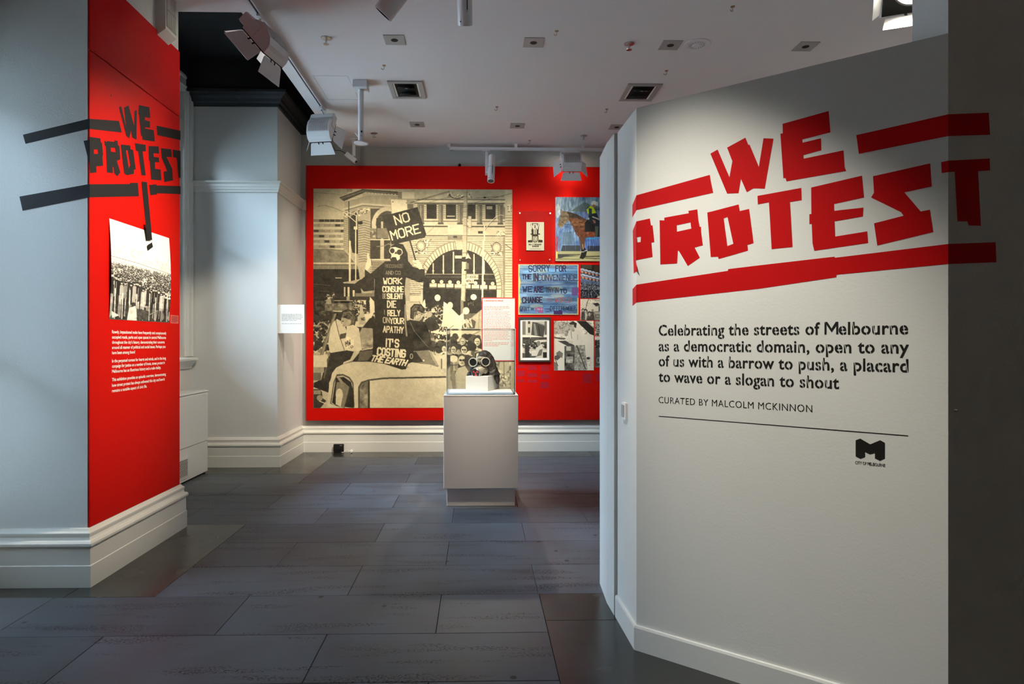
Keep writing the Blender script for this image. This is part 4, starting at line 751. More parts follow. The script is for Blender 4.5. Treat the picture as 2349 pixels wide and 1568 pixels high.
c.text('WE', 215, 750, 225, 125, 26, IK).text('ARE', 490, 765, 230, 140, 26, (.18, .12, .24)).text('TRYIN', 790, 770, 310, 125, 19, (.22, .18, .22)).text('TO', 1150, 780, 155, 90, 24, IK).text('CHANGE', 205, 1030, 490, 135, 25, (.15, .10, .18), rot=-1).text('THE', 815, 1000, 140, 75, 15, (.40, .38, .48)).text('WORLD', 1010, 1010, 420, 110, 17, (.52, .32, .36)).text('WHAT', 150, 1240, 225, 85, 14, IK, rot=-4).text('ARE', 415, 1205, 75, 42, 9, IK).text('YOU', 520, 1270, 190, 125, 16, (.62, .16, .36)).rect(560, 1180, 700, 1190, (.8, .5, .6)).text('DOING', 745, 1210, 150, 45, 9, (.2, .22, .4)).text('TO MAKE A', 770, 1270, 150, 35, 7, (.22, .26, .42)).text('DIFFERENCEQ', 905, 1215, 620, 100, 13, IK)
c.rect(1440, 640, 1590, 850, (.36, .28, .48)).rect(985, 1225, 1205, 1320, (.24, .17, .36)).line([(1230, 1270), (1300, 1250), (1380, 1290), (1450, 1260), (1540, 1285)], 10, (.3, .3, .45))
pl_, r_ = sheet('placard', 'hand painted blue cardboard placard reading SORRY FOR THE INCONVENIENCE', 'placard', 1189, 606, 1327, 721.5, c, .012, grain=.03)
cl = MB()
for px, py in ((1224.5, 606), (1290.5, 606), (1287, 721.5), (1321, 722)): p = atY(px, py, PY - .012); cl.box(p.x - .006, p.x + .006, p.y - .004, p.y + .012, p.z - .006, p.z + .006)
cl.build('fixing_clips', M['steel'], pl_)
# police cadets (colour)
c = Canvas(1331.5, 607, 1402, 683.5, 2, (.10, .09, .08)); c.zoom(10.925, 1180, 600)
c.rect(1650, 60, 2450, 300, (.10, .08, .07)).rect(1680, 70, 1940, 180, (.22, .22, .18)).rect(2000, 90, 2200, 240, (.20, .13, .07))
c.poly([(1650, 300), (1900, 200), (2100, 260), (2450, 300), (2450, 700), (2050, 920), (1650, 920)], (.16, .18, .22)).mottle([(1650, 320), (2450, 320), (2450, 700), (2100, 900), (1650, 900)], 26, .75, 70).poly([(2450, 760), (2100, 850), (2050, 930), (2450, 930)], (.72, .68, .58)).line([(2080, 870), (2160, 830)], 14, (.15, .14, .12))
for k in range(16):
    x = 1700 + (k % 8) * 90 + (20 if k > 7 else 0); y = 205 + (k % 8) * 22 + (0 if k < 8 else 140); s_ = 62 - (k % 8) * 4
    c.ell(x, y + s_ * .7, s_ * .55, s_ * .7, (.72, .42, .24)).ell(x, y, s_, s_ * .62, (.62, .68, .76)).line([(x - s_, y + 10), (x + s_, y + 16)], 14, (.10, .12, .18)).poly([(x - s_, y + s_ * 1.3), (x + s_ * .3, y + s_ * 1.1), (x + s_, y + s_ * 2.6), (x + s_ * .2, y + s_ * 3.4), (x - s_ * .8, y + s_ * 3)], (.36, .46, .60), .6)
c.mottle([(1650, 560), (2200, 560), (2100, 900), (1650, 900)], 40, .5, 71)
for k in range(14): x = 1660 + k * 48; c.line([(x, 560 + k * 8), (x + 70, 700)], 12, (.62, .66, .70), .6)
sheet('photograph', 'colour photograph of massed police in pale caps at the right end of the board', 'photograph', 1331.5, 607, 1402, 683.5, c, .005, grain=.06)
def crowdpic(c, seed, top=.35, base=.5):
    c.mottle([(c.x0, c.y0), (c.x1, c.y0), (c.x1, c.y1), (c.x0, c.y1)], 24, .8, seed); c.z = (1, 0, 0)
    w_, h_ = c.x1 - c.x0, c.y1 - c.y0; c.crowd(c.x0, c.y0 + h_ * top, c.x1, c.y1, 60, w_ * .02, w_ * .06, seed=seed); return c
c = Canvas(1331.5, 685.5, 1388, 734, 2, .8); c.zoom(10.925, 1180, 600)
c.rect(1650, 925, 2300, 1480, .82).mottle([(1840, 930), (2200, 930), (2050, 1040), (1840, 1090)], 60, 1.2, 74).mottle([(1660, 1010), (1830, 1000), (1830, 1200), (1660, 1180)], 70, 1.3, 75).line([(1780, 1210), (1830, 1010), (1860, 940)], 14, .15).line([(1940, 930), (2070, 985), (2200, 940)], 8, .15)
c.poly([(1955, 1045), (2090, 1025), (2150, 1090), (2040, 1110)], .10).rect(2110, 1120, 2190, 1250, .08).line([(2030, 1115), (2180, 1110), (2210, 1150), (2180, 1460)], 12, .3).poly([(2160, 1060), (2200, 1010), (2290, 980), (2290, 1470), (2210, 1470), (2210, 1150)], .12).poly([(2210, 935), (2290, 930), (2290, 1010)], .15).poly([(2000, 1240), (2180, 1240), (2170, 1470), (1985, 1470)], .50).rect(2020, 1270, 2160, 1300, .7).rect(2030, 1330, 2140, 1400, .25).rect(2045, 1345, 2125, 1385, .6)
for x, y, r in ((1780, 1240, 55), (1720, 1210, 40), (1880, 1300, 55), (1950, 1290, 45), (1960, 1220, 25)): c.poly([(x - r * 1.4, 1470), (x - r, y + r), (x + r, y + r), (x + r * 1.4, 1470)], .7 if r == 55 and x < 1800 else .2).ell(x, y, r, r * 1.1, .12).ell(x, y + r * .3, r * .6, r * .8, .65)
c.mottle([(1660, 1300), (1950, 1300), (1950, 1470), (1660, 1470)], 50, .7, 76)
sheet('photograph', 'small black and white photograph of listeners around a box stand below the police photograph', 'photograph', 1331.5, 685.5, 1388, 734, c, .004, BWD, BWL)
c = crowdpic(Canvas(1391, 685.5, 1410, 725, 2, .35), 79); sheet('photograph', 'sliver of a dark photograph at the far right beyond the box stand picture', 'photograph', 1391, 685.5, 1410, 725, c, .004, BWD, BWL)
# man on a podium
c = Canvas(1271, 735.5, 1362, 849, 2, .9); c.zoom(6.03, 1260, 600)
c.rect(60, 815, 620, 1510, .93).mottle([(60, 815), (380, 815), (260, 1010), (230, 1090), (60, 1060)], 34, 1.3, 80).rect(60, 830, 300, 1000, .35, .4).mottle([(420, 850), (620, 820), (620, 1000), (470, 1000)], 34, 1.2, 81).poly([(375, 818), (505, 818), (615, 920), (618, 1020), (560, 1000)], .08)
c.poly([(75, 1040), (250, 1060), (250, 1085), (75, 1060)], .3).poly([(115, 1095), (260, 1090), (360, 1140), (330, 1170), (250, 1165)], .2).poly([(210, 1165), (350, 1160), (355, 1505), (210, 1505)], .28).rect(235, 1170, 300, 1230, .8).mottle([(210, 1250), (350, 1250), (350, 1505), (210, 1505)], 14, .6, 82).text('PARTY', 238, 1395, 85, 40, 9, .85).text('UNITED', 235, 1345, 90, 30, 7, .7)
c.poly([(265, 960), (330, 930), (420, 950), (470, 1100), (440, 1180), (340, 1150), (240, 1100), (200, 1080), (260, 1040)], .90).line([(300, 960), (310, 1060)], 8, .45).line([(395, 1010), (390, 1080)], 6, .55).poly([(350, 1160), (490, 1150), (530, 1490), (500, 1505), (350, 1505)], .60).mottle([(350, 1160), (490, 1150), (530, 1490), (350, 1505)], 34, .6, 83).line([(380, 1160), (500, 1480)], 14, .2).poly([(262, 1090), (320, 1095), (330, 1140), (270, 1125)], .82)
c.poly([(275, 850), (330, 820), (380, 850), (370, 920), (340, 900), (290, 880)], .14).poly([(275, 870), (340, 870), (350, 940), (310, 955), (285, 935)], .72).line([(282, 888), (305, 886)], 6, .2).rect(310, 935, 350, 965, .6)
c.poly([(95, 1260), (140, 1230), (190, 1265), (180, 1330), (100, 1290)], .42).poly([(75, 1300), (120, 1290), (160, 1320), (110, 1365), (75, 1340)], .30).poly([(62, 1380), (110, 1400), (120, 1500), (62, 1500)], .45).line([(75, 1330), (120, 1440)], 8, .1).mottle([(510, 1310), (580, 1310), (570, 1450), (530, 1450)], 60, .9, 84).ell(540, 1335, 24, 18, .15)
sheet('photograph', 'black and white photograph of a speaker in white leaning on an outdoor podium', 'photograph', 1271, 735.5, 1362, 849, c, .005, BWD, BWL, grain=.04)
c = crowdpic(Canvas(1364.5, 736, 1402, 769.5, 2, .55), 85, .2); c.zoom(6.03, 1260, 600).rect(745, 820, 830, 950, .88).rect(712, 820, 740, 980, .12); sheet('photograph', 'tiny black and white street photograph with a white banner above the pram picture', 'photograph', 1364.5, 736, 1402, 769.5, c, .004, BWD, BWL)
c = Canvas(1364.5, 771, 1402, 842.5, 2, .15); c.zoom(6.03, 1260, 600)
c.rect(620, 1030, 860, 1080, .86); 
for k in range(4): c.rect(745 + k * 22, 1045, 758 + k * 22, 1060, .15)
c.mottle([(620, 1080), (860, 1080), (860, 1200), (620, 1200)], 40, 1.1, 88).rect(620, 1190, 690, 1460, .22).poly([(690, 1190), (860, 1180), (860, 1300), (700, 1300)], .82).mottle([(700, 1190), (850, 1190), (850, 1290), (700, 1290)], 60, .5, 89).line([(690, 1320), (860, 1310)], 8, .7).line([(700, 1400), (860, 1380)], 8, .75).line([(690, 1440), (850, 1400)], 7, .7).line([(700, 1320), (690, 1400)], 8, .7).ring(675, 1360, 18, 34, 6, .7).rect(640, 1440, 860, 1470, .4)
sheet('photograph', 'small dark photograph of a pram or cart in a crowd at the lower right', 'photograph', 1364.5, 771, 1402, 842.5, c, .004, BWD, BWL)
# framed photograph
fr_, r_ = sheet('framed_photograph', 'black framed photograph of a demonstrator holding a big dark flag', 'picture', 1190, 727.5, 1263.5, 829, None, .012)
fr = MB(); x0, x1, z0, z1 = r_; t_ = .020
for q_ in ((x0 - .002, x1 + .002, z1 - t_, z1 + .002), (x0 - .002, x1 + .002, z0 - .002, z0 + t_), (x0 - .002, x0 + t_, z0 + t_, z1 - t_), (x1 - t_, x1 + .002, z0 + t_, z1 - t_)): fr.box(q_[0], q_[1], PY - .034, PY - .001, q_[2], q_[3])
fr.build('frame', M['frame'], fr_)
c = Canvas(1198.3, 736, 1254.5, 820, 2, .6); c.zoom(8.035, 1185, 725)
c.rect(100, 80, 560, 360, .72).rect(105, 90, 165, 340, .4).rect(180, 90, 200, 340, .78).rect(210, 90, 250, 140, .2).rect(210, 205, 250, 305, .22).rect(515, 90, 560, 340, .35).rect(100, 350, 560, 385, .9).rect(100, 385, 560, 770, .25).rect(120, 400, 225, 425, .1).rect(415, 400, 555, 420, .15)
c.poly([(285, 105), (400, 120), (525, 165), (495, 385), (400, 365), (265, 345)], .22).poly([(310, 130), (345, 140), (385, 355), (330, 350)], .48).line([(400, 130), (520, 175)], 12, .5).line([(400, 180), (430, 360)], 20, .12).line([(285, 100), (255, 420)], 8, .85).line([(258, 410), (245, 660)], 12, .08)
c.crowd(100, 480, 560, 600, 26, 24, 34, seed=90).poly([(150, 540), (230, 520), (245, 760), (160, 760)], .12).ell(190, 500, 34, 34, .2).poly([(410, 540), (470, 520), (500, 620), (485, 765), (330, 765), (400, 720), (250, 680), (225, 650), (240, 635), (360, 670)], .80).poly([(420, 620), (480, 600), (460, 720), (370, 740)], .35).poly([(310, 470), (360, 440), (550, 430), (550, 470), (450, 480), (440, 520), (400, 520), (380, 480)], .85).ell(405, 500, 36, 46, .45).rect(485, 660, 560, 765, .08)
fn, _ = rectfn(1198.3, 736, 1254.5, 820, PY - .0145); picture('print', c, fn, fr_, BWD, BWL, .05)
# text panel
c = Canvas(1105, 682, 1181, 828, 2.2, (.74, .75, .73))
RD = (.66, .08, .08); c.rect(1105, 682, 1181, 684.2, RD).rect(1105, 682, 1107, 828, RD).rect(1105, 825.8, 1181, 828, RD)
q = random.Random(11); y = 703.2
for k, wd in enumerate((58, 59.5, 44, 0, 59, 57, 60.5, 57, 61, 61, 60, 58, 60.5, 62.5, 62, 61, 59.5, 0, 56, 57, 55, 60, 54, 60, 20, 0, 57, 56, 34)):
    if wd == 0: y += 1.5; continue
    x = 1110
    while x < 1110 + wd: w_ = q.uniform(2, 7); c.rect(x, y - .65, min(x + w_, 1110 + wd), y + .6, (.70, .34, .30) if q.random() < .7 else (.55, .42, .38), .8); x += w_ + 1.1
    y += 3.4
tp, r_ = sheet('text_panel', 'white text panel headed A DEMOCRATIC SPACE with thin red border beside the mural', 'sign', 1105, 682, 1181, 828, c, .012, grain=.012)
pp = atY(1110.2, 691, PY - .0145); line('text_line', 'A', pp, Vector((1, 0, 0)), UP, .0125, .018, M['ink'], tp, .02)
pp = atY(1114, 691, PY - .0145); line('text_line', 'DEMOCRATIC SPACE', pp, Vector((1, 0, 0)), UP, .234, .018, M['tapered'], tp, .03, False, .05)
# leaflet in clear sheet
ac, r_ = sheet('leaflet', 'small NOV 11 top hat leaflet held in a clear acrylic sheet', 'leaflet', 1207.5, 509, 1248, 574, None, .006, stand=.012, edge='white')
c = Canvas(1207.5, 509, 1248, 574, 3, (.86, .87, .80)); c.zoom(12.067, 1185, 480); K = (.22, .20, .16)
c.poly([(390, 405), (430, 388), (510, 382), (590, 388), (628, 405), (605, 660), (655, 675), (650, 695), (600, 700), (590, 740), (430, 740), (420, 705), (385, 690), (382, 672), (420, 665)], K).text('NOV', 415, 540, 190, 125, 26, (.88, .88, .82), gap=1).rect(472, 555, 502, 686, (.88, .88, .82)).rect(523, 555, 556, 686, (.88, .88, .82))
c.ell(515, 800, 92, 115, K).ell(515, 815, 70, 88, (.72, .71, .64)).ell(470, 755, 22, 12, (.85, .85, .8)).ell(560, 755, 22, 12, (.85, .85, .8)).poly([(515, 770), (550, 850), (480, 850)], (.85, .84, .78)).line([(515, 770), (480, 850), (550, 850)], 8, K).line([(450, 880), (515, 895), (580, 875)], 8, K).rect(420, 730, 610, 748, K).poly([(315, 858), (430, 845), (450, 915), (315, 915)], K).poly([(722, 850), (610, 835), (590, 915), (722, 915)], K).poly([(450, 915), (515, 900), (590, 915)], K)
c.text('RALLY TREASURY', 340, 988, 350, 30, 9, K).text('GARDENS', 435, 1035, 180, 30, 9, K).line([(430, 1062), (600, 1062)], 5, (.5, .48, .42)).line([(370, 1097), (670, 1097)], 12, (.5, .48, .42), .8)
fn, _ = rectfn(1207.5, 509, 1248, 574, PY - .0190); picture('print', c, fn, ac, grain=.015)
_, (x0, x1, z0, z1) = rectfn(1188, 484, 1266.5, 603, PY - .02)
box('acrylic_sheet', x0, x1, PY - .0235, PY - .0200, z0, z1, M['acrylic'], ac)
for px, py in ((1192.5, 488.5), (1193, 596), (1261, 595), (1262, 489)):
    p = atY(px, py, PY - .028); MB().lathe([(.009, .0), (.009, .008), (.006, .0085), (.006, .028)], 12, Matrix.Translation((p.x, PY - .030, p.z)) @ Matrix.Rotation(-PI / 2, 4, 'X')).build('standoff', M['steel'], ac, True)
# caption blocks printed on the red board
q = random.Random(21); cap_i = 0
for x0, y0, x1, y1, where in ((1185.5, 838, 1206.5, 843, 'first caption in the left column'), (1185.5, 850, 1206, 861, 'middle caption in the left column'), (1185.5, 870, 1204, 876, 'lowest caption in the left column'), (1211, 838, 1233, 847, 'first caption in the middle column'), (1211, 856, 1233, 864, 'middle caption in the middle column'), (1211, 871, 1233, 877, 'lowest caption in the middle column'), (1240, 838, 1262, 849, 'first caption in the right column'), (1240, 858, 1260.5, 868, 'middle caption in the right column'), (1239.5, 876, 1261, 889.5, 'lowest caption in the right column'), (1338, 857, 1359, 877, 'tall caption below the podium photograph'), (1367, 857, 1388, 873, 'caption below the small cart photograph')):
    o = thing('caption', 'tiny dark %s%s' % (where, ' under the framed photograph' if 'column' in where else ''), 'caption', (0, 0, 0), group='captions printed on the red board')
    mb = MB(); y = y0
    while y < y1:
        x = x0
        xe = x1 - q.uniform(0, 3)
        while x < xe:
            w_ = q.uniform(1.2, 4); a_, b_ = atY(x, y, PY - .0008), atY(min(x + w_, xe), y + 1.25, PY - .0008); mb.box(a_.x, b_.x, PY - .0010, PY - .0002, b_.z, a_.z); x += w_ + .7
        y += 2.15
    mb.build('print', M['maroon'], o, fix=False)
# crowd photograph on the near pier
c = Canvas(0, 0, 100, 140, 2.2, .95)
c.rect(0, 0, 100, 52, .97).mottle([(0, 32), (100, 36), (100, 58), (0, 50)], 34, .35, 100).mottle([(0, 40), (100, 44), (100, 54), (0, 48)], 60, .4, 101).line([(0, 52), (40, 54), (100, 60)], .6, .35).line([(0, 56), (100, 65)], .4, .5)
c.crowd(0, 60, 100, 70, 260, .7, 1.0, seed=101).crowd(0, 66, 100, 92, 620, 1.0, 1.7, lights=(.7, .97), darks=(.05, .35), seed=102)
c.poly([(0, 92), (35, 86), (100, 104), (100, 140), (0, 140)], .14)
q = random.Random(31)
for k in range(22):
    x = 2 + k * 4.7 + q.uniform(-1, 1); y = 76 + (x * .18 if x > 20 else q.uniform(-2, 6)) + q.uniform(0, 8); h_ = q.uniform(20, 30); wd = q.uniform(2.6, 4); g = q.choice([.08, .12, .8, .72, .55, .14])
    c.poly([(x - wd * .7, y + 3), (x + wd * .7, y + 3), (x + wd, y + h_), (x - wd, y + h_)], g).line([(x - wd * .3, y + h_), (x - wd * .2, 136)], 1.6, .1 if k % 3 else .85).line([(x + wd * .5, y + h_), (x + wd * .4, 134)], 1.5, .12 if k % 2 else .8).line([(x - wd * .8, y + 5), (x - wd * .9, y + h_ - 3)], .7, .9, .8).ell(x, y, 1.6, 2.2, .8).ell(x, y - 1.3, 1.9, 1.3, .08)
for k in range(9): x = 6 + k * 11; c.line([(x, 96 + q.uniform(0, 8)), (x + 1, 138)], 1.8, .9)
c.rect(0, 118, 100, 140, .2, .25).poly([(28, 122), (38, 118), (42, 140), (26, 140)], .9).poly([(40, 122), (60, 124), (60, 138), (42, 138)], .22).poly([(2, 128), (14, 134), (4, 138)], .9).mottle([(0, 100), (100, 104), (100, 140), (0, 140)], 40, .25, 103).line([(62, 130), (76, 122), (74, 138)], 1.4, .6)
cp = thing('photograph', 'large curling black and white crowd photograph on the red pier above white lettering', 'photograph', (0, 0, 0))
TL, TR, BL, BR = on_red(250.3, 500.5, .001), on_red(387.5, 546, .001), on_red(250.3, 731.5, .001), on_red(386.5, 740, .001)
yl, yr, zt, zb = TL.y, TR.y, TL.z, BL.z
picture('print', c, lambda u, v: Vector((RXF + .002, yl + (yr - yl) * u, zt + (zb - zt) * v)), cp, BWD, (.97, .96, .91), .04, bulge=(lambda U, V: .014 * np.sin(np.pi * np.clip(V, 0, 1)) + .0, (1, 0, 0)))
cc_ = thing('caption', 'small pinkish caption card at lower right of the crowd photograph', 'caption', (0, 0, 0))
a_, b_ = on_red(391, 722, 0), on_red(409, 741, 0)
box('card', RXF, RXF + .0015, a_.y, b_.y, on_red(391, 741, 0).z, a_.z, M['pinkcard'], cc_)
mb = MB(); zz0, zz1 = on_red(391, 740, 0).z, a_.z
for k in range(7): mb.box(RXF + .0015, RXF + .002, a_.y + .012, b_.y - (.01 if k != 6 else .03), zz1 - .012 - k * .0072, zz1 - .008 - k * .0072)
mb.build('print', M['maroon'], cc_)

# ------------------------------------------------------------------ showcase plinth, acrylic cover, gas mask
Q0 = fl = atZ(1025, 1160, 0)
px0, px1 = -.318, .358; py0, py1 = 5.722, 6.398
pl = thing('plinth', 'tall white painted plinth with a recessed foot in the middle of the room', 'plinth', ((px0 + px1) / 2, (py0 + py1) / 2, 0))
hw = (px1 - px0) / 2
bbox_('recessed_foot', -hw + .028, hw - .028, -hw + .028, hw - .028, 0, .168, M['plinth'], pl, .003)
pbox = bbox_('body', -hw, hw, -hw, hw, .166, 1.000, M['plinth'], pl, .003)
bbox_('top_board', -hw, hw, -hw, hw, 1.000, 1.012, M['plinth'], pl, .002)
box('joint_line', -hw + .006, hw - .006, -hw - .0006, -hw + .001, .9985, 1.0015, M['greyplate'], pl)
MB().lathe([(.006, 0), (.004, .002)], 8, Matrix.Translation((.03, -hw + .02, 1.012))).build('security_screw', M['steel'], pl)
ZT = 1.012; cs = thing('showcase_cover', 'clear acrylic display cover standing on the white plinth', 'display case', ((px0 + px1) / 2, (py0 + py1) / 2, ZT))
ch = .312; cH = .595; t_ = .008
for nm, q_ in (('pane', (-ch, ch, -ch, -ch + t_, 0, cH)), ('pane', (-ch, ch, ch - t_, ch, 0, cH)), ('pane', (-ch, -ch + t_, -ch + t_, ch - t_, 0, cH)), ('pane', (ch - t_, ch, -ch + t_, ch - t_, 0, cH)), ('top_pane', (-ch + .001, ch - .001, -ch + .001, ch - .001, cH, cH + t_))):
    box(nm, *q_, M['acrylic'], cs)
eg = MB()
for sx in (-1, 1):
    for sy in (-1, 1): eg.box(sx * ch - .002, sx * ch + .003, sy * ch - .003, sy * ch + .003, 0, cH + t_)
    eg.box(sx * ch - .0016, sx * ch + .0016, -ch, ch, cH + t_ - .0025, cH + t_); eg.box(-ch, ch, sx * ch - .0016, sx * ch + .0016, cH + t_ - .0025, cH + t_)
eg.build('polished_edge', M['acredge'], cs)
bs = MB(); bs.box(-ch + .012, ch - .012, -ch + .012, ch - .012, 0, .006); o = bs.build('base_board', M['white'], cs)
# block: front face px 1068..1119, bottom y 897, side back to 1145
zb0 = ZT + .006
f0, f1 = atZ(1068.3, 897, zb0), atZ(1119.2, 897.3, zb0); r1 = atZ(1145.5, 890.5, zb0)
u = (f1 - f0); w_ = (r1 - f1); zt_ = atY(1068.3, 862.5, f0.y).z
bk = thing('display_block', 'white card block inside the showcase supporting the gas mask', 'block')
mb = MB(); mb.prism([(f0.x, f0.y), (f1.x, f1.y), (f1.x + w_.x, f1.y + w_.y), (f0.x + w_.x, f0.y + w_.y)], zb0, zt_, lambda a, b, c_: Vector((a, b, c_)))
mb.build('block', M['white'], bk)
# mask: built about its own centre, looking towards -y, then turned a little to the viewer's left
yc = (f0.y + r1.y) / 2 - .01; pm = 1450 / yc
cen = atY(1104, 838, yc - .02)
gm = thing('gas_mask', 'old gas mask with goggles, red and black filter and dark hood on the block', 'mask', (cen.x, cen.y, zt_))
def S(px, py): return Vector(((px - 1104) / pm, 0, cen.z - zt_ + (838 - py) / pm))
# hood cloth
bm = bmesh.new(); n1, n2 = 36, 22
outline = [(1105, 803), (1120, 806), (1134, 824), (1139, 840), (1144, 858), (1147, 872), (1146, 878)]
vs_, fs_ = [], []
prof = [(0, .004, 0, .008), (.015, .026, 0, .04), (.05, .043, 0, .06), (.12, .060, .003, .08), (.3, .082, .008, .098), (.45, .095, .012, .108), (.6, .104, .018, .118), (.75, .113, .02, .128), (.9, .124, .026, .145), (1.0, .13, .03, .155)]
zt2, zb2 = S(1107, 803).z, -.004
for i in range(n2):
    f = i / (n2 - 1)
    for j in range(n1):
        a = 2 * PI * j / n1
        for k in range(len(prof) - 1):
            if prof[k][0] <= f <= prof[k + 1][0]: t2 = (f - prof[k][0]) / (prof[k + 1][0] - prof[k][0]); rx = prof[k][1] * (1 - t2) + prof[k + 1][1] * t2; cxo = prof[k][2] * (1 - t2) + prof[k + 1][2] * t2; ry = prof[k][3] * (1 - t2) + prof[k + 1][3] * t2; break
        wob = 1 + (.06 * math.sin(5 * a + f * 7) + .05 * math.sin(9 * a - f * 9 + 1) + .03 * math.sin(14 * a + f * 16)) * min(1, f * 2.5)
        x = cxo + rx * wob * math.cos(a); y = .05 + ry * wob * math.sin(a) * (.95 if math.sin(a) > 0 else .55)
        z = zt2 + (zb2 - zt2) * f + .010 * math.sin(4 * a + 2) * f
        z = max(z, .002)
        if f > .55 and math.cos(a) < -.2: x *= (1 - .10 * (f - .55))
        vs_.append((x + S(1108, 0).x + .012, y, z))
for i in range(n2 - 1):
    for j in range(n1): j2 = (j + 1) % n1; fs_.append((i * n1 + j, i * n1 + j2, (i + 1) * n1 + j2, (i + 1) * n1 + j))
fs_.append(tuple(range(n1)))
hood = add('hood', vs_, fs_, M['hood'], gm, True)
sb = hood.modifiers.new('s', 'SUBSURF'); sb.levels = sb.render_levels = 1
tx_ = bpy.data.textures.new('folds', 'CLOUDS'); tx_.noise_scale = .035; tx_.noise_depth = 2
dp = hood.modifiers.new('d', 'DISPLACE'); dp.texture = tx_; dp.strength = .020; dp.mid_level = .5
# face shell
def ell3(c, r, nu=24, nv=14, rot=None):
    vs, fs = [], []
    for i in range(nv + 1):
        t2 = PI * i / nv
        for j in range(nu): a = 2 * PI * j / nu; p = Vector((r[0] * math.sin(t2) * math.cos(a), r[1] * math.sin(t2) * math.sin(a), r[2] * math.cos(t2))); vs.append(c + (rot @ p if rot else p))
    for i in range(nv):
        for j in range(nu): j2 = (j + 1) % nu; fs.append((i * nu + j, i * nu + j2, (i + 1) * nu + j2, (i + 1) * nu + j))
    return vs, fs
def blob(name, parts_, m, parent):
    V, Fc = [], []
    for c_, r_, rt in parts_:
        v, f = ell3(c_, r_, rot=rt); b = len(V); V += v; Fc += [tuple(b + i for i in q) for q in f]
    o = add(name, V, Fc, m, parent, True); rm_ = o.modifiers.new('r', 'REMESH'); rm_.mode = 'VOXEL'; rm_.voxel_size = .0035; rm_.use_smooth_shade = True
    sm_ = o.modifiers.new('s', 'SMOOTH'); sm_.iterations = 6; return o
yf = -.045
def at3(px, py, y): v = S(px, py); return Vector((v.x, y, v.z))
blob('hood_drape', [(at3(1139, 864, .09), (.034, .07, .05), None), (at3(1142, 871, .11), (.024, .06, .046), None), (at3(1077, 857, .0), (.022, .04, .022), None), (at3(1083, 846, .0), (.024, .05, .04), None), (at3(1074, 859, -.005), (.014, .02, .012), None)], M['hood'], gm)
blob('face_shell', [(at3(1104, 828, yf + .02), (.075, .05, .046), None), (at3(1106, 845, yf + .01), (.05, .05, .045), None), (at3(1101, 821, yf - .005), (.028, .03, .02), None), (at3(1112, 849, yf + .02), (.036, .045, .034), None)], M['maskw'], gm)
# goggles
for px, py, tw in ((1085.5, 830, -.25), (1113.5, 829, .12)):
    T = Matrix.Translation(at3(px, py, yf - .030)) @ Matrix.Rotation(tw, 4, 'Z') @ Matrix.Rotation(PI / 2, 4, 'X')
    g = MB().lathe([(.038, -.03), (.043, -.012), (.0455, .004), (.043, .010), (.037, .010), (.0345, .004), (.0345, -.004)], 28, T, False).build('goggle_rim', M['maskring'], gm, True)
    MB().lathe([(.0005, .004), (.02, .0035), (.0348, .001), (.0348, -.002)], 28, T).build('lens', M['lens'], g, True)
    MB().lathe([(.0345, .001), (.0345, .006), (.0295, .006), (.0295, .0025)], 28, T, False).build('inner_ring', M['dark'], g, True)
nb = MB(); nb.prism([(-.016, -.012), (.016, -.012), (.004, .014), (-.004, .014)], -.012, .0, lambda a, b, c_: at3(1097, 832, yf - .033) + Vector((a, c_, b))); nb.build('nose_vent', M['dark'], gm)
# snout and filter, pointing down-left towards the viewer
fc = at3(1091.5, 853.5, yf - .085); ax = (fc - at3(1106, 846, yf + .01)).normalized(); Q = ax.to_track_quat('Z', 'Y').to_matrix().to_4x4()
T = Matrix.Translation(fc) @ Q @ Matrix.Scale(1.06, 4)
MB().lathe([(.034, -.09), (.040, -.075), (.036, -.06), (.043, -.055), (.038, -.045), (.045, -.038), (.041, -.03), (.047, -.022), (.0445, -.012), (.0445, -.002), (.043, .0)], 28, T).build('snout', M['maskw'], gm, True)
cn = MB().lathe([(.0445, -.004), (.0455, .002), (.043, .006), (.040, .006), (.040, .002)], 28, T, False).build('filter_rim', M['steel'], gm, True)
MB().lathe([(.0405, .001), (.0405, .003)], 28, T).build('filter_plate', M['dark'], gm)
xa_ = Q.to_3x3() @ Vector((1, 0, 0)); ya_ = Q.to_3x3() @ Vector((0, 1, 0))
upv = (Vector((0, 0, 1)) - ax * ax.z).normalized(); rtv = upv.cross(ax).normalized()
if rtv.x < 0: rtv = -rtv
def sector(a0, a1, r0, r1, n=8): return [(r0 * math.cos(R(a0 + (a1 - a0) * k / n)), r0 * math.sin(R(a0 + (a1 - a0) * k / n))) for k in range(n + 1)] + [(r1 * math.cos(R(a1 + (a0 - a1) * k / n)), r1 * math.sin(R(a1 + (a0 - a1) * k / n))) for k in range(n + 1)]
flat('radiation_trefoil', [sector(240, 300, .013, .037), sector(0 + 10, 60 + 0, .013, .034), sector(120, 170, .013, .034), [(.009 * math.cos(R(36 * k)), .009 * math.sin(R(36 * k))) for k in range(10)]], lambda a, b: fc + ax * .0036 + rtv * a + upv * b, M['filter_red'], gm)
MB().lathe([(.046, -.012), (.047, -.004)], 24, Matrix.Translation(fc - Vector((0, 0, .008)) + ax * -.01) @ Q).build('clear_collar', M['acrylic'], gm)

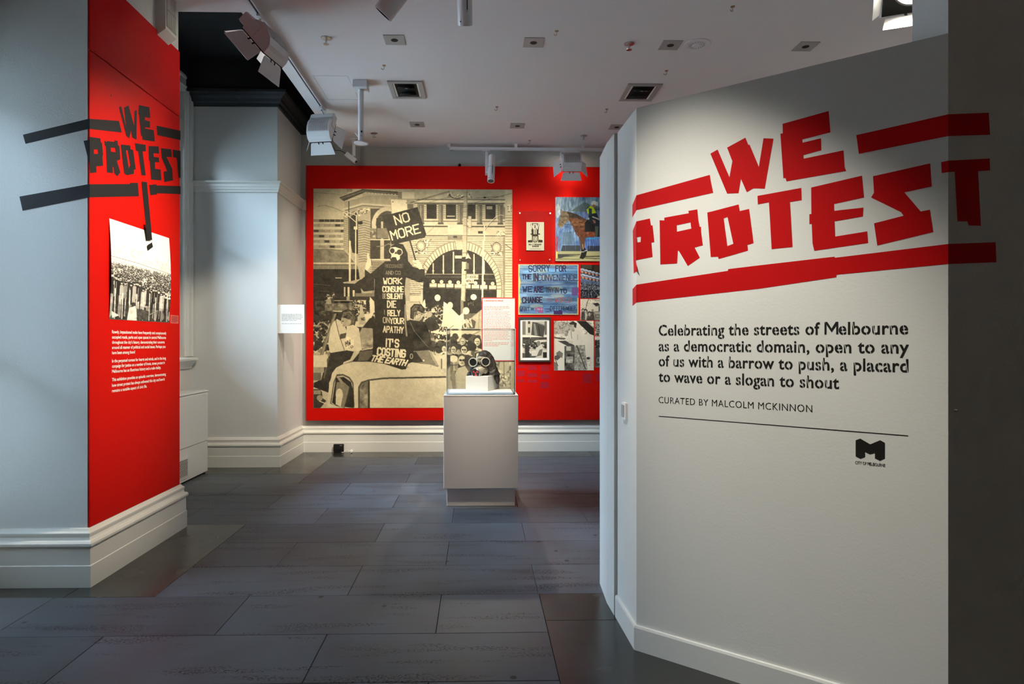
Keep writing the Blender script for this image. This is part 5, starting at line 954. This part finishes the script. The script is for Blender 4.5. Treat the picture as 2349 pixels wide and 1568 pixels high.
# ------------------------------------------------------------------ small things on walls and floor
# fan coil heater under the far window
HX = -3.10; hy1 = 7.30; hy0 = 5.55
ht = thing('heater', 'white enamelled floor standing convector cabinet under the far window behind the red pier', 'heater', (WX + .15, (hy0 + hy1) / 2, 0))
o0 = Vector((WX + .15, (hy0 + hy1) / 2, 0)); xf = HX - o0.x; ya, yb = hy0 - o0.y, hy1 - o0.y
lp = MB(); lp.prism([(-.10, .93), (-.10, .372), (xf, .372), (xf, .905), (xf - .004, .918), (xf - .02, .930)], ya, yb, lambda a, b, c_: Vector((a, c_, b))); lp.build('upper_casing', M['heater'], ht)
lp = MB(); lp.prism([(-.10, .366), (-.10, .02), (xf - .002, .02), (xf - .002, .366)], ya, yb, lambda a, b, c_: Vector((a, c_, b))); lp.build('lower_casing', M['heater'], ht)
tp_ = MB(); tp_.prism([(-.10, .934), (xf - .035, .948), (xf + .002, .940), (xf + .008, .930), (xf + .002, .921), (-.10, .921)], ya - .004, yb + .004, lambda a, b, c_: Vector((a, c_, b))); tp_.build('rounded_top', M['heater'], ht)
MB().box(-.09, xf - .02, ya + .02, yb - .02, 0, .02).box(-.095, xf - .008, ya + .004, yb - .004, .364, .374).build('shadow_gap', M['dark'], ht)
gA, gB = atX(416, 1060, HX), atX(430.5, 1060, HX); gz0, gz1 = atX(430, 1090, HX).z, atX(430, 1052, HX).z
g0, g1 = gB.y - .40 - o0.y, gB.y - o0.y
gr = MB(); gr.box(xf - .002, xf + .005, g0 - .02, g1 + .02, gz0 - .02, gz0).box(xf - .002, xf + .005, g0 - .02, g1 + .02, gz1, gz1 + .02).box(xf - .002, xf + .005, g0 - .02, g0, gz0, gz1).box(xf - .002, xf + .005, g1, g1 + .02, gz0, gz1)
gr = gr.build('grille_frame', M['heater'], ht)
sl = MB(); sl.box(xf - .001, xf + .0005, g0, g1, gz0, gz1); sl.build('grille_opening', M['dark'], gr)
sl = MB(); k = 0
while gz0 + .008 + k * .0155 < gz1: sl.box(xf, xf + .005, g0, g1, gz0 + .006 + k * .0155, gz0 + .013 + k * .0155); k += 1
sl.build('louvre', M['heater'], gr)
mk = atX(469, 905, HX) - o0; MB().box(xf + .0005, xf + .0012, mk.y - .03, mk.y - .012, mk.z - .006, mk.z - .002).box(xf + .0005, xf + .0012, mk.y, mk.y + .012, mk.z - .016, mk.z - .012).box(xf + .0005, xf + .0012, mk.y, mk.y + .012, mk.z - .002, mk.z + .002).box(xf + .0005, xf + .0012, mk.y, mk.y + .012, mk.z + .012, mk.z + .016).build('small_mark', M['greyplate'], ht)
# ceiling-level vent box on the near pier
v0 = thing('vent_grille', 'white boxed air grille high on the near pier above the red board', 'vent', (PX, 4.85, 3.98))
vx = .075; vy0, vy1, vz0, vz1 = -.085, .085, -.150, .158
mb = MB(); mb.prism([(0, vz1), (vx, vz1), (vx, vz0), (0, vz0 - .055)], vy0, vy1, lambda a, b, c_: Vector((a, c_, b))); mb.build('casing', M['wallw'], v0)
gf = MB().box(vx, vx + .003, vy0 + .012, vy1 - .012, vz0 + .025, vz1 - .03).build('grille_plate', M['greyplate'], v0)
sl = MB()
for k in range(9):
    for (za, zb_) in ((vz0 + .035, -.004), (.008, vz1 - .04)): y = vy0 + .02 + k * .0155; sl.box(vx + .002, vx + .006, y, y + .006, za, zb_)
sl.build('grille_bars', M['wallw'], gf)
# sign flagged off the far pier
sy = P2N + .015; a_, b_ = atY(642.5, 698.5, sy), atY(697.5, 764, sy)
sg = thing('wall_sign', 'small white quotation card projecting from the far pier beside the mural', 'sign')
bbox_('card', PX + .0, b_.x, sy, sy + .012, b_.z, a_.z, M['white'], sg, .001)
if a_.x < PX: pass
for k, ln in enumerate(('I think we can take our democratic', 'culture for granted. But if you don\u2019t', 'turn up in a democracy, if you vacate', 'the public spaces, then bad things', 'can be done in your name...')):
    p = atY(646.2, 721.3 + k * 3.42, sy - .0006); e = atY((692, 693.5, 694.7, 691, 682)[k], 0, sy).x
    line('text_line', ln, Vector((p.x, p.y, p.z)), Vector((1, 0, 0)), UP, e - p.x, .0095, M['ink'], sg, .01)
mb = MB(); p = atY(646.2, 742.6, sy - .0006); q = random.Random(2); x = p.x
while x < atY(688, 0, sy).x: w2 = q.uniform(.01, .03); mb.box(x, x + w2, sy - .0008, sy - .0001, p.z, p.z + .005); x += w2 + .005
mb.build('credit_line', M['greyplate'], sg)
# floor outlet box and cable by the back skirting
ob = thing('outlet_box', 'black square power outlet box against the back skirting', 'outlet', (atY(776, 1040, BY - .1).x, BY - .078, 0))
wv = .066
MB().bevbox(-wv, wv, -.02, .028, .012, .112, .004).build('box', M['dark'], ob)
MB().box(-.045, .045, -.026, -.019, .04, .09).build('socket_cover', M['dark'], ob)
MB().box(.02, .05, -.0275, -.0255, .094, .100).build('mark', M['greyplate'], ob)
cb = thing('cable', 'short white cable and round plug lying by the black outlet box', 'cable', (atY(790, 1040, BY - .1).x, BY - .13, 0))
MB().tube([(-.035, .0, .012), (-.012, 0, .008), (0, .0, .012), (.012, 0, .032), (.035, .01, .042), (.06, .012, .036), (.075, .01, .02)], .0038, 6).build('flex', M['white'], cb, True)
MB().lathe([(.004, -.012), (.018, -.01), (.022, 0), (.018, .01), (.006, .014)], 16, Matrix.Translation((.10, .0, .024)) @ Matrix.Rotation(PI / 2, 4, 'X')).build('plug', M['white'], cb, True)
MB().tube([(.10, 0, .045), (.115, .005, .052), (.125, .01, .045)], .0038, 6).build('cord_end', M['white'], cb, True)
# switch on the partition's side, bolt on the dark pillar
a_, b_ = on_left(1430.7, 921.5, 0), on_left(1439.5, 947.5, 0)
sw = thing('light_switch', 'small white switch plate on the narrow side of the partition', 'switch')
ld = Vector((LD.x, LD.y, 0)); ln_ = Vector((LN.x, LN.y, 0)); yA, yB = on_left(1439.5, 930, 0), on_left(1430.7, 930, 0); ztp, zbt = a_.z, a_.z - .085
mb = MB(); L2 = (yB - yA).length
mb.prism([(0, 0), (L2, 0), (L2, .011), (0, .011)], zbt, ztp, lambda a, b, c_: Vector((yA.x, yA.y, 0)) + ld * a + ln_ * b + Vector((0, 0, c_))); mb.build('plate', M['white'], sw)
mb = MB(); mb.prism([(L2 * .3, .011), (L2 * .9, .011), (L2 * .9, .015), (L2 * .3, .013)], zbt + .012, ztp - .012, lambda a, b, c_: Vector((yA.x, yA.y, 0)) + ld * a + ln_ * b + Vector((0, 0, c_))); mb.build('rocker', M['greyplate'], sw)
p = on_dark(2191.5, 940, 0); bo = thing('wall_bolt', 'small steel bolt head projecting from the dark pillar', 'bolt', p, (PI / 2, 0, 0))
MB().lathe([(.006, 0), (.006, .002), (.003, .003), (.003, .008), (.0045, .009), (.004, .012), (.0015, .013)], 12).build('bolt_head', M['steel'], bo, True)

# ------------------------------------------------------------------ lighting tracks and luminaires
def track(name, label, x0, x1, y0, y1, z0, z1, along, group=None):
    t2 = thing(name, label, 'track', ((x0 + x1) / 2, (y0 + y1) / 2, z1), group=group); c0 = Vector(((x0 + x1) / 2, (y0 + y1) / 2, z1)); w2 = min(x1 - x0, y1 - y0) / 2; l2 = max(x1 - x0, y1 - y0) / 2; h = z1 - z0
    mb = MB(); g = .008
    bx_ = (lambda a, b, c_, d, e, f: mb.box(a, b, c_, d, e, f)) if along == 'x' else (lambda a, b, c_, d, e, f: mb.box(c_, d, a, b, e, f))
    bx_(-l2, l2, -w2, w2, -.008, 0); bx_(-l2, l2, -w2, -g, -h, -.008); bx_(-l2, l2, g, w2, -h, -.008)
    mb.build('rail', M['metalw'], t2); mb = MB(); bx_ = (lambda a, b, c_, d, e, f: mb.box(a, b, c_, d, e, f)) if along == 'x' else (lambda a, b, c_, d, e, f: mb.box(c_, d, a, b, e, f))
    bx_(-l2 + .01, l2 - .01, -g, g, -h + .010, -.008); mb.build('slot', M['dark'], t2)
    mb = MB(); (mb.box(-l2 - .05, -l2, -w2 - .004, w2 + .004, -h - .003, 0) if along == 'x' else mb.box(-w2 - .004, w2 + .004, l2, l2 + .05, -h - .003, 0)); mb.build('end_feed', M['metalw'], t2)
    return t2
track('lighting_track', 'white lighting track running away along the ceiling edge by the dark recess', -1.775, -1.735, 1.6, 7.16, CZ - .036, CZ, 'y')
TBY, TBZ = 8.47, 4.055
track('lighting_track', 'white lighting track across the top of the back wall', atY(1040, 340, TBY).x, 3.6, TBY - .02, TBY + .02, TBZ, TBZ + .036, 'x')
o = MB()
for x in (-.4, .5, 1.4, 2.6): o.box(x - .02, x + .02, TBY - .015, TBY + .015, TBZ + .036, CZ)
struct(o.build('trim_4', M['ceil']))
def frame_from(dirv, roll=0):
    d = Vector(dirv).normalized(); x = d.cross(Vector((0, 0, 1))).normalized(); z = x.cross(d)
    m3 = Matrix((x, d, z)).transposed(); return m3.to_4x4() @ Matrix.Rotation(roll, 4, 'Y')
def floodlight(label, mount, centre, dirv, s=1.0, doors='blrt', bottom=.13, splay=35, group=None, roll=0, fins=True, light=None):
    """housing centred at centre, shining along dirv (local +y); hangs from mount on the track"""
    root = thing('floodlight', label, 'light fitting', centre, None, group); T = frame_from(dirv, roll) @ Matrix.Scale(s, 4)
    W, Hh = .128, .125
    hb = MB(); prf = [(.060, -Hh), (.060, Hh), (.030, Hh + .012), (-.02, Hh + .005), (-.055, .09), (-.072, .04), (-.068, -.02), (-.045, -.08), (-.01, -Hh + .01), (.02, -Hh)]
    hb.prism(prf, -W, W, lambda a, b, c_: T @ Vector((c_, a, b))); hb = hb.build('housing', M['metalw'], root)
    bpy.context.view_layer.objects.active = hb
    if fins:
        fm = MB()
        for k in range(17):
            x = -W + .02 + k * (2 * W - .04) / 16
            fm.prism([(-.05, .100), (-.078, .045), (-.075, -.02), (-.052, -.075), (-.046, -.07), (-.062, -.02), (-.066, .04), (-.045, .09)], x - .0022, x + .0022, lambda a, b, c_: T @ Vector((c_, a - .002, b)))
        fm.build('cooling_fin', M['metalw'], hb); fd = MB()
        fd.prism([(-.062, .075), (-.0735, .04), (-.0695, -.02), (-.050, -.07), (-.048, -.068), (-.066, -.02), (-.07, .04), (-.06, .072)], -W + .02, W - .02, lambda a, b, c_: T @ Vector((c_, a - .0015, b))); fd.build('fin_recess', M['greyplate'], hb)
    # gear box and side arms above
    MB().bevbox(-W + .004, W - .004, -.04, .045, Hh + .014, Hh + .065, .005, T).build('gear_box', M['metalw'], root)
    for sx in (-1, 1): MB().box(sx * (W + .004) - .004, sx * (W + .004) + .004, -.035, .04, .02, Hh + .06, T).build('side_bracket', M['metalw'], root)
    # bezel, lamp
    bz = MB(); bz.box(-W, W, .060, .068, -Hh, -Hh + .010, T).box(-W, W, .060, .068, Hh - .010, Hh, T).box(-W, -W + .01, .060, .068, -Hh, Hh, T).box(W - .01, W, .060, .068, -Hh, Hh, T)
    bz.build('bezel', M['dark'], root)
    MB().box(-W + .01, W - .01, .0601, .0612, -Hh + .01, Hh - .01, T).build('reflector_plate', M['dark'], root)
    L_ = Matrix.Rotation(-PI / 2, 4, 'X')
    MB().lathe([(.088, .060), (.094, .068), (.094, .074), (.086, .074), (.080, .064)], 32, T @ L_, False).build('lens_ring', M['steel'], root, True)
    MB().lathe([(.081, .0615), (.070, .066), (.02, .069), (.0005, .070)], 32, T @ L_, True).build('lamp_glass', M['lampglass'], root, True)
    sp = R(splay)
    for c_ in doors:
        ln2 = bottom if c_ in 'b' else .125
        if c_ in 'bt':
            sgn = -1 if c_ == 'b' else 1; h0 = Vector((0, .070, sgn * (Hh + .004))); dv = Vector((0, math.cos(sp), sgn * math.sin(sp))); ax_ = Vector((1, 0, 0)); w0, w1 = W - .014, W + .012
        else:
            sgn = -1 if c_ == 'l' else 1; h0 = Vector((sgn * (W + .004), .070, 0)); dv = Vector((sgn * math.sin(sp), math.cos(sp), 0)); ax_ = Vector((0, 0, 1)); w0, w1 = Hh - .014, Hh + .012
        nn = ax_.cross(dv).normalized() * .0012; q4 = [h0 - ax_ * (w0 - .012), h0 + ax_ * (w0 - .012), h0 + ax_ * w0 + dv * .012, h0 + ax_ * w1 + dv * ln2, h0 - ax_ * w1 + dv * ln2, h0 - ax_ * w0 + dv * .012]
        mb = MB(); mb.v = [T @ (p_ + nn) for p_ in q4] + [T @ (p_ - nn) for p_ in q4]; n = 6; mb.f = [list(range(n)), [n + i for i in range(n)][::-1]] + [[i, (i + 1) % n, n + (i + 1) % n, n + i] for i in range(n)]
        dr = mb.build('barn_door', M['metalw'], root)
        hg = MB()
        for k in (-1, 1):
            cc2 = h0 + ax_ * .024 * k; hg.v += [];
            b = len(hg.v); e1, e2, e3 = ax_ * .006, dv * .016, nn * 3
            hg.v += [T @ (cc2 + a * e1 + b2 * e2 + c3 * e3) for c3 in (-1, 1) for b2 in (-.4, 1) for a in (-1, 1)]; hg.f += [[b + i for i in q_] for q_ in ((0, 2, 3, 1), (4, 5, 7, 6), (0, 1, 5, 4), (2, 6, 7, 3), (0, 4, 6, 2), (1, 3, 7, 5))]
        hg.build('hinge', M['dark'], dr)
    top = T @ Vector((0, 0, Hh + .06)); mt = Vector(mount) - Vector(centre)
    MB().tube([top, Vector((mt.x, mt.y, mt.z - .03)), mt - Vector((0, 0, .004))], .011 * s, 10).build('stem', M['metalw'], root, True)
    ad = MB(); ad.box(mt.x - .055, mt.x + .055, mt.y - .014, mt.y + .014, mt.z - .016, mt.z) if abs(mount[1] - TBY) < .05 else ad.box(mt.x - .014, mt.x + .014, mt.y - .055, mt.y + .055, mt.z - .016, mt.z)
    ad.build('track_adapter', M['metalw'], root)
    if light: spot(Vector(centre) + (T @ Vector((0, .125, 0))), light[0], *light[1:], size=.04)
    return root
TX = -1.755
floodlight('white barn door floodlight on the ceiling edge track, tilted down to the red pier', (TX, 5.12, CZ - .036), (-1.665, 5.05, 3.87), (-.74, .16, -.66), 1.10, light=((-2.42, 4.2, 2.0), 45, 70, .9))
floodlight('white finned floodlight at the far end of the ceiling edge track near the mural', (TX, 7.10, CZ - .036), (-1.77, 7.12, 3.875), (.16, .88, -.46), 1.04, light=((-1.35, 8.55, 1.9), 110, 100, .8))
p = atY(1306.5, 348, TBY)
floodlight('white finned floodlight hanging from the back wall track above the horse painting', (p.x, TBY, TBZ), (p.x, TBY - .16, 3.865), (0.0, .84, -.54), .98, bottom=.11, splay=50, light=((p.x - .1, 8.56, 2.4), 12, 60, .8))
_f = atY(2088, -32, 4.1)
floodlight('lit white floodlight with open barn doors at the top right by the dark pillar', (_f.x, _f.y + .1, CZ), tuple(_f), (-.34, -.84, -.38), 1.3, splay=27, light=((1.9, 3.4, .0), 220, 80, .9))
def cyl_spot(label, mount, c0, dirv, rad, length, lit=False, arm=True, group=None, details=True, light=None):
    root = thing('spotlight', label, 'light fitting', c0, None, group); d = Vector(dirv).normalized(); T = d.to_track_quat('Z', 'Y').to_matrix().to_4x4()
    h = length / 2
    MB().lathe([(rad * .8, -h), (rad, -h + .01), (rad, h - .004), (rad * .97, h), (rad * .88, h), (rad * .86, h - .03)], 32, T, False).build('barrel', M['metalw'], root, True)
    MB().lathe([(rad * .8, -h), (.001, -h - .004)], 32, T, False).build('rear_cap', M['metalw'], root, True)
    MB().lathe([(rad * .87, h - .002), (rad * .8, h - .03), (rad * .45, h - .05)], 32, T, False).build('inner_baffle', M['dark'], root, True)
    MB().lathe([(rad * .46, h - .052), (.001, h - .045)], 24, T, False).build('lamp_glass', M['lampglass'] if lit else M['chrome'], root, True)
    MB().lathe([(rad * 1.012, -.01), (rad * 1.012, -.004)], 32, T, False).build('seam_ring', M['greyplate'], root, True)
    if details:
        sgn = T.to_3x3() @ Vector((0, -1, 0)); 
        if sgn.y > 0: sgn = -sgn
        side = d.cross(sgn).normalized(); base_ = sgn * rad * .93 + side * (-rad * .35)
        mb = MB(); mb.tube([base_ * 1.02 - d * h * .15, base_ * 1.02 + d * h * .6], .0035, 6); mb.build('slide_slot', M['dark'], root)
        for k in (.0, .62): MB().tube([base_ * 1.0 + d * h * (k - .05), base_ * 1.12 + d * h * (k - .05)], .006, 8).build('thumb_screw', M['steel'], root, True)
        MB().tube([sgn * rad * .8 + side * rad * .55 + d * (h - .03), sgn * rad * .86 + side * rad * .58 + d * (h - .03)], .005, 8).build('socket_screw', M['dark'], root)
    mt = Vector(mount) - Vector(c0)
    if light: spot(Vector(c0) + d * (h + .01), light[0], *light[1:], size=.03)
    if arm:
        ax_ = Vector((-1, 0, 0)); q0 = ax_ * (rad + .018) 
        MB().box(q0.x - .018, q0.x + .018, mt.y - .02, mt.y + .02, -.04 - .02, mt.z - .03).build('gear_arm', M['metalw'], root)
        MB().tube([q0 + Vector((0, mt.y, -.03)), Vector((-rad * .6, 0, -.03))], .016, 12).build('pivot', M['metalw'], root, True)
        MB().tube([Vector((q0.x, mt.y, mt.z - .032)), Vector((q0.x, mt.y, mt.z - .01))], .014, 12).box(q0.x - .05, q0.x + .05, mt.y - .014, mt.y + .014, mt.z - .014, mt.z).build('track_adapter', M['metalw'], root)
    else:
        MB().tube([-d * h * .6 - Vector((0, 0, 0)), Vector((mt.x, mt.y, mt.z - .02)), mt], .013, 10).build('stem', M['metalw'], root, True)
        MB().lathe([(.05, -.02), (.05, 0)], 20, Matrix.Translation(mt)).build('mounting_plate', M['metalw'], root)
    return root
ccen = atY(1127.5, 386, 8.36)
cyl_spot('slim white cylinder spotlight with lit lens on the back wall track', (atY(1118, 345, TBY).x + .0, TBY, TBZ), tuple(ccen), (-.045, -.33, -.9), .047, .40, lit=True, light=((0.02, 6.05, 1.2), 140, 30, .5))
# two big snoots hanging near the top edge
c1 = atY(916, -18, 4.75); cyl_spot('pale cylinder spotlight angled down to the left at the top edge of the ceiling', (c1.x + .12, 4.85, CZ), tuple(c1), (-.62, .18, -.70), .078, .40, arm=False, details=False, light=((-2.75, 7.6, .80), 330, 42, .5))
d2 = Vector((.01, .55, -.83)).normalized(); c2 = atY(1067, 58, 4.7) - d2 * .24; cyl_spot('pale upright cylinder spotlight with side slot and wire clips at the top edge', (c2.x, c2.y - .1, CZ), tuple(c2), tuple(d2), .055, .48, arm=False, light=((.0, 6.1, 1.1), 120, 24, .8))
lp_ = thing('wire_clip', 'thin black wire clips around the upright cylinder spotlight', 'clip', tuple(c2)); mb = MB()
for a, zz in ((180, .005), (265, -.03), (5, .012)):
    o_ = Vector((math.cos(R(a)) * .058, math.sin(R(a)) * .058, zz)); o2 = Vector((math.cos(R(a)) * .085, math.sin(R(a)) * .085, zz - .004)); mb.tube([o_, o2], .002, 5)
    mb.tube([o2 + Vector((.016 * math.cos(R(k * 30)), 0, .009 * math.sin(R(k * 30)))) for k in range(13)], .0022, 5)
mb.build('wire', M['dark'], lp_)
# suspended pole
pp = atZ(828, 189, CZ); po = thing('ceiling_pole', 'white pole mount with round foot plate hanging from the ceiling left of centre', 'mount', (pp.x, pp.y, CZ)); zl = atY(828, 326, pp.y).z - CZ
MB().bevbox(-.075, .075, -.075, .075, -.075, 0, .005).build('ceiling_box', M['metalw'], po)
MB().lathe([(.029, -.075), (.029, zl)], 20).build('tube', M['metalw'], po, True)
MB().lathe([(.02, zl + .004), (.035, zl + .002), (.068, zl - .004), (.070, zl - .012), (.066, zl - .016), (.001, zl - .016)], 28, None, False).build('foot_plate', M['metalw'], po, True)
MB().tube([(.012, -.0275, zl + .10), (.012, -.031, zl + .10)], .010, 10).tube([(.006, -.0275, zl + .06), (.006, -.030, zl + .06)], .004, 8).build('cable_hole', M['dark'], po)
MB().tube([(-.025, 0, zl + .05), (-.06, 0, zl + .095)], .0045, 8).build('lever', M['metalw'], po)
# security camera
pc = atZ(812, 331, CZ) ; cy_ = 8.30; pc = Vector((atY(812, 330, cy_).x, cy_, CZ)); sc = thing('security_camera', 'small cream box camera on a ceiling bracket in front of the mural', 'camera', tuple(pc))
MB().lathe([(.05, -.012), (.05, 0)], 20).build('ceiling_rose', M['metalw'], sc)
e = atY(811, 358, cy_) - pc; MB().box(-.018, .018, -.012, .012, e.z, -.01).build('arm', M['metalw'], sc)
b0, b1 = atY(794, 353, cy_) - pc, atY(816, 370, cy_) - pc; dd = (b1 - b0).normalized(); T = Matrix.Translation((b0 + b1) / 2) @ dd.to_track_quat('Z', 'Y').to_matrix().to_4x4(); L2 = (b1 - b0).length / 2
body = MB().bevbox(-.036, .036, -.032, .032, -L2 - .0, L2 - .0, .003, T).build('body', M['metalw'], sc)
MB().lathe([(.014, L2), (.016, L2 + .012), (.012, L2 + .014)], 14, T).build('lens', M['dark'], sc, True)
MB().lathe([(.02, L2 - .002), (.02, L2 + .004)], 14, T).build('lens_ring', M['steel'], sc, True)
k0 = T @ Vector((0, 0, -L2)); MB().tube([k0, k0 - dd * .03, k0 - dd * .06 + Vector((-.02, 0, .005)), k0 + Vector((-.16, .08, .07)), k0 + Vector((-.22, .2, .16))], .004, 6).build('cable', M['dark'], sc, True)

# ------------------------------------------------------------------ ceiling fittings
def on_c(px, py): p = atZ(px, py, CZ); return p
names = {(905, 91): 'leftmost of the front row', (1224, 97): 'second from left in the front row', (1538, 103): 'beside the round ceiling disc', (1848, 106): 'farthest right, above the partition', (957, 285): 'left in the back row', (1187, 288): 'middle of the back row', (1415, 291): 'at the partition\'s far corner in the back row'}
for (px, py), wh in names.items():
    p = on_c(px, py); t2 = thing('downlight', 'small square grey recessed downlight, ' + wh, 'downlight', tuple(p), group='small square downlights in the ceiling'); s_ = .088
    o = MB(); o.box(-s_, s_, -s_, s_, -.005, -.0002).build('plate', M['greyplate'], t2)
    MB().lathe([(.032, -.0045), (.030, -.0062), (.026, -.0062), (.022, -.0052)], 20, None, False).build('aperture_ring', M['dark'], t2, True)
    MB().lathe([(.0305, -.0056), (.0305, -.0051)], 20).build('aperture', M['dark'], t2)
def gimbal(px, py, lab, tilt):
    p = on_c(px, py); t2 = thing('gimbal_downlight', lab, 'downlight', tuple(p)); a, b_ = .178, .225
    mb = MB()
    for q_ in ((-a, a, -b_, -b_ + .045), (-a, a, b_ - .045, b_), (-a, -a + .045, -b_ + .045, b_ - .045), (a - .045, a, -b_ + .045, b_ - .045)): mb.box(q_[0], q_[1], q_[2], q_[3], -.014, -.0002)
    mb.build('frame', M['greyplate'], t2)
    MB().box(-a + .045, a - .045, -b_ + .045, b_ - .045, -.003, -.001).build('inner_tray', M['dark'], t2)
    for k, (y, l_) in enumerate(((-.085, 0), (.088, 1))):
        T = Matrix.Translation((0, y, -.012)) @ Matrix.Rotation(tilt, 4, 'X') @ Matrix.Rotation(PI, 4, 'X')
        r_ = MB().lathe([(.082, -.004), (.088, .006), (.088, .014), (.078, .014)], 28, T, False).build('gimbal_ring', M['dark'], t2, True)
        MB().lathe([(.076, .012), (.066, .0), (.045, -.004), (.02, -.005), (.001, -.005)], 28, T, False).build('reflector', M['chrome'], r_, True)
        MB().lathe([(.02, -.003), (.02, .008), (.014, .012), (.001, .012)], 16, T, False).build('lamp_cap', M['glintglow'], r_, True)
        MB().lathe([(.062, .001), (.058, .004), (.054, .001)], 28, T, False).build('glint_ring', M['glintglow'], r_, True)  # no lamp here: the ring glows to imitate a glint
    for sx in (-1, 1): MB().box(sx * (a - .056) - .008, sx * (a - .056) + .008, -b_ + .05, b_ - .05, -.010, -.006).build('side_reflector', M['white'], t2)  # painted white to stand for corners bright with lamp light
gimbal(934, 205, 'large twin lamp downlight in a grey frame left of centre on the ceiling', .35)
gimbal(1468, 211, 'large twin lamp downlight in a grey frame beside the partition top', .35)
spr = {(748, 90): 'at upper left near the track', (1443, 103): 'between the two right downlights', (1339, 314): 'near the back wall track', (858, 308): 'near the hanging pole'}
for (px, py), wh in spr.items():
    p = on_c(px, py - 3); t2 = thing('sprinkler', 'small metal fire sprinkler head ' + wh, 'sprinkler', tuple(p), group='sprinkler heads in the ceiling')
    MB().lathe([(.045, -.0002), (.044, -.006), (.02, -.012)], 20, None, True).build('rosette', M['steel'], t2, True)
    MB().lathe([(.008, -.01), (.007, -.05)], 10).build('body', M['steel'], t2, True)
    MB().lathe([(.026, -.052), (.024, -.056)], 16).build('deflector', M['steel'], t2)
hk = {(881, 150): 'left of the large left downlight', (1277, 71): 'front row between two small downlights', (1681, 15): 'front right near the top edge', (1529, 162): 'below the round disc', (1140, 245): 'in the middle of the ceiling', (1392, 250): 'left of the partition corner', (1215, 322): 'just before the back wall track'}
pr = None
for (px, py), wh in hk.items():
    p = on_c(px, py); t2 = thing('ceiling_hook', 'tiny brass screw hook ' + wh, 'hook', tuple(p), (0, 0, R((px * 37) % 50 - 25)), group='screw hooks in the ceiling')
    mb = MB(); mb.lathe([(.017, -.003), (.017, 0)], 12).tube([(0, 0, 0), (0, 0, -.028)] + [(-.013 + .013 * math.cos(R(a)), 0, -.028 - .013 * math.sin(R(a))) for a in (30, 60, 90, 120, 150, 180)], .0028, 6); mb.build('hook', M['brass'], t2, True)
p = on_c(1599, 102); sd = thing('ceiling_speaker', 'white round flush disc in the ceiling to the right', 'detector', tuple(p))
MB().lathe([(.118, -.0002), (.116, -.006), (.085, -.010), (.08, -.008)], 36, None, True).build('rim', M['metalw'], sd, True)
MB().lathe([(.04, -.008), (.036, -.016), (.02, -.02)], 24).build('centre_cap', M['metalw'], sd, True)
mb = MB()
for k in range(18): a = R(20 * k); mb.box(.05, .072, -.003, .003, -.0095, -.0085, Matrix.Rotation(a, 4, 'Z'))
mb.build('slot_ring', M['greyplate'], sd)
# access panel outline
a_, b_, c_ = on_c(718, 173), on_c(797, 174), on_c(812, 197); mb = MB()
x0, x1, y1, y0 = a_.x, b_.x, b_.y, b_.y + .62
mb.box(x0, x1, y1 - .002, y1 + .002, CZ - .0012, CZ - .0001).box(x1 - .002, x1 + .002, y1, y0, CZ - .0012, CZ - .0001).box(x0, x1, y0 - .002, y0 + .002, CZ - .0012, CZ - .0001).box(x0 - .002, x0 + .002, y1, y0, CZ - .0012, CZ - .0001)
struct(mb.build('trim_5', M['greyplate']))
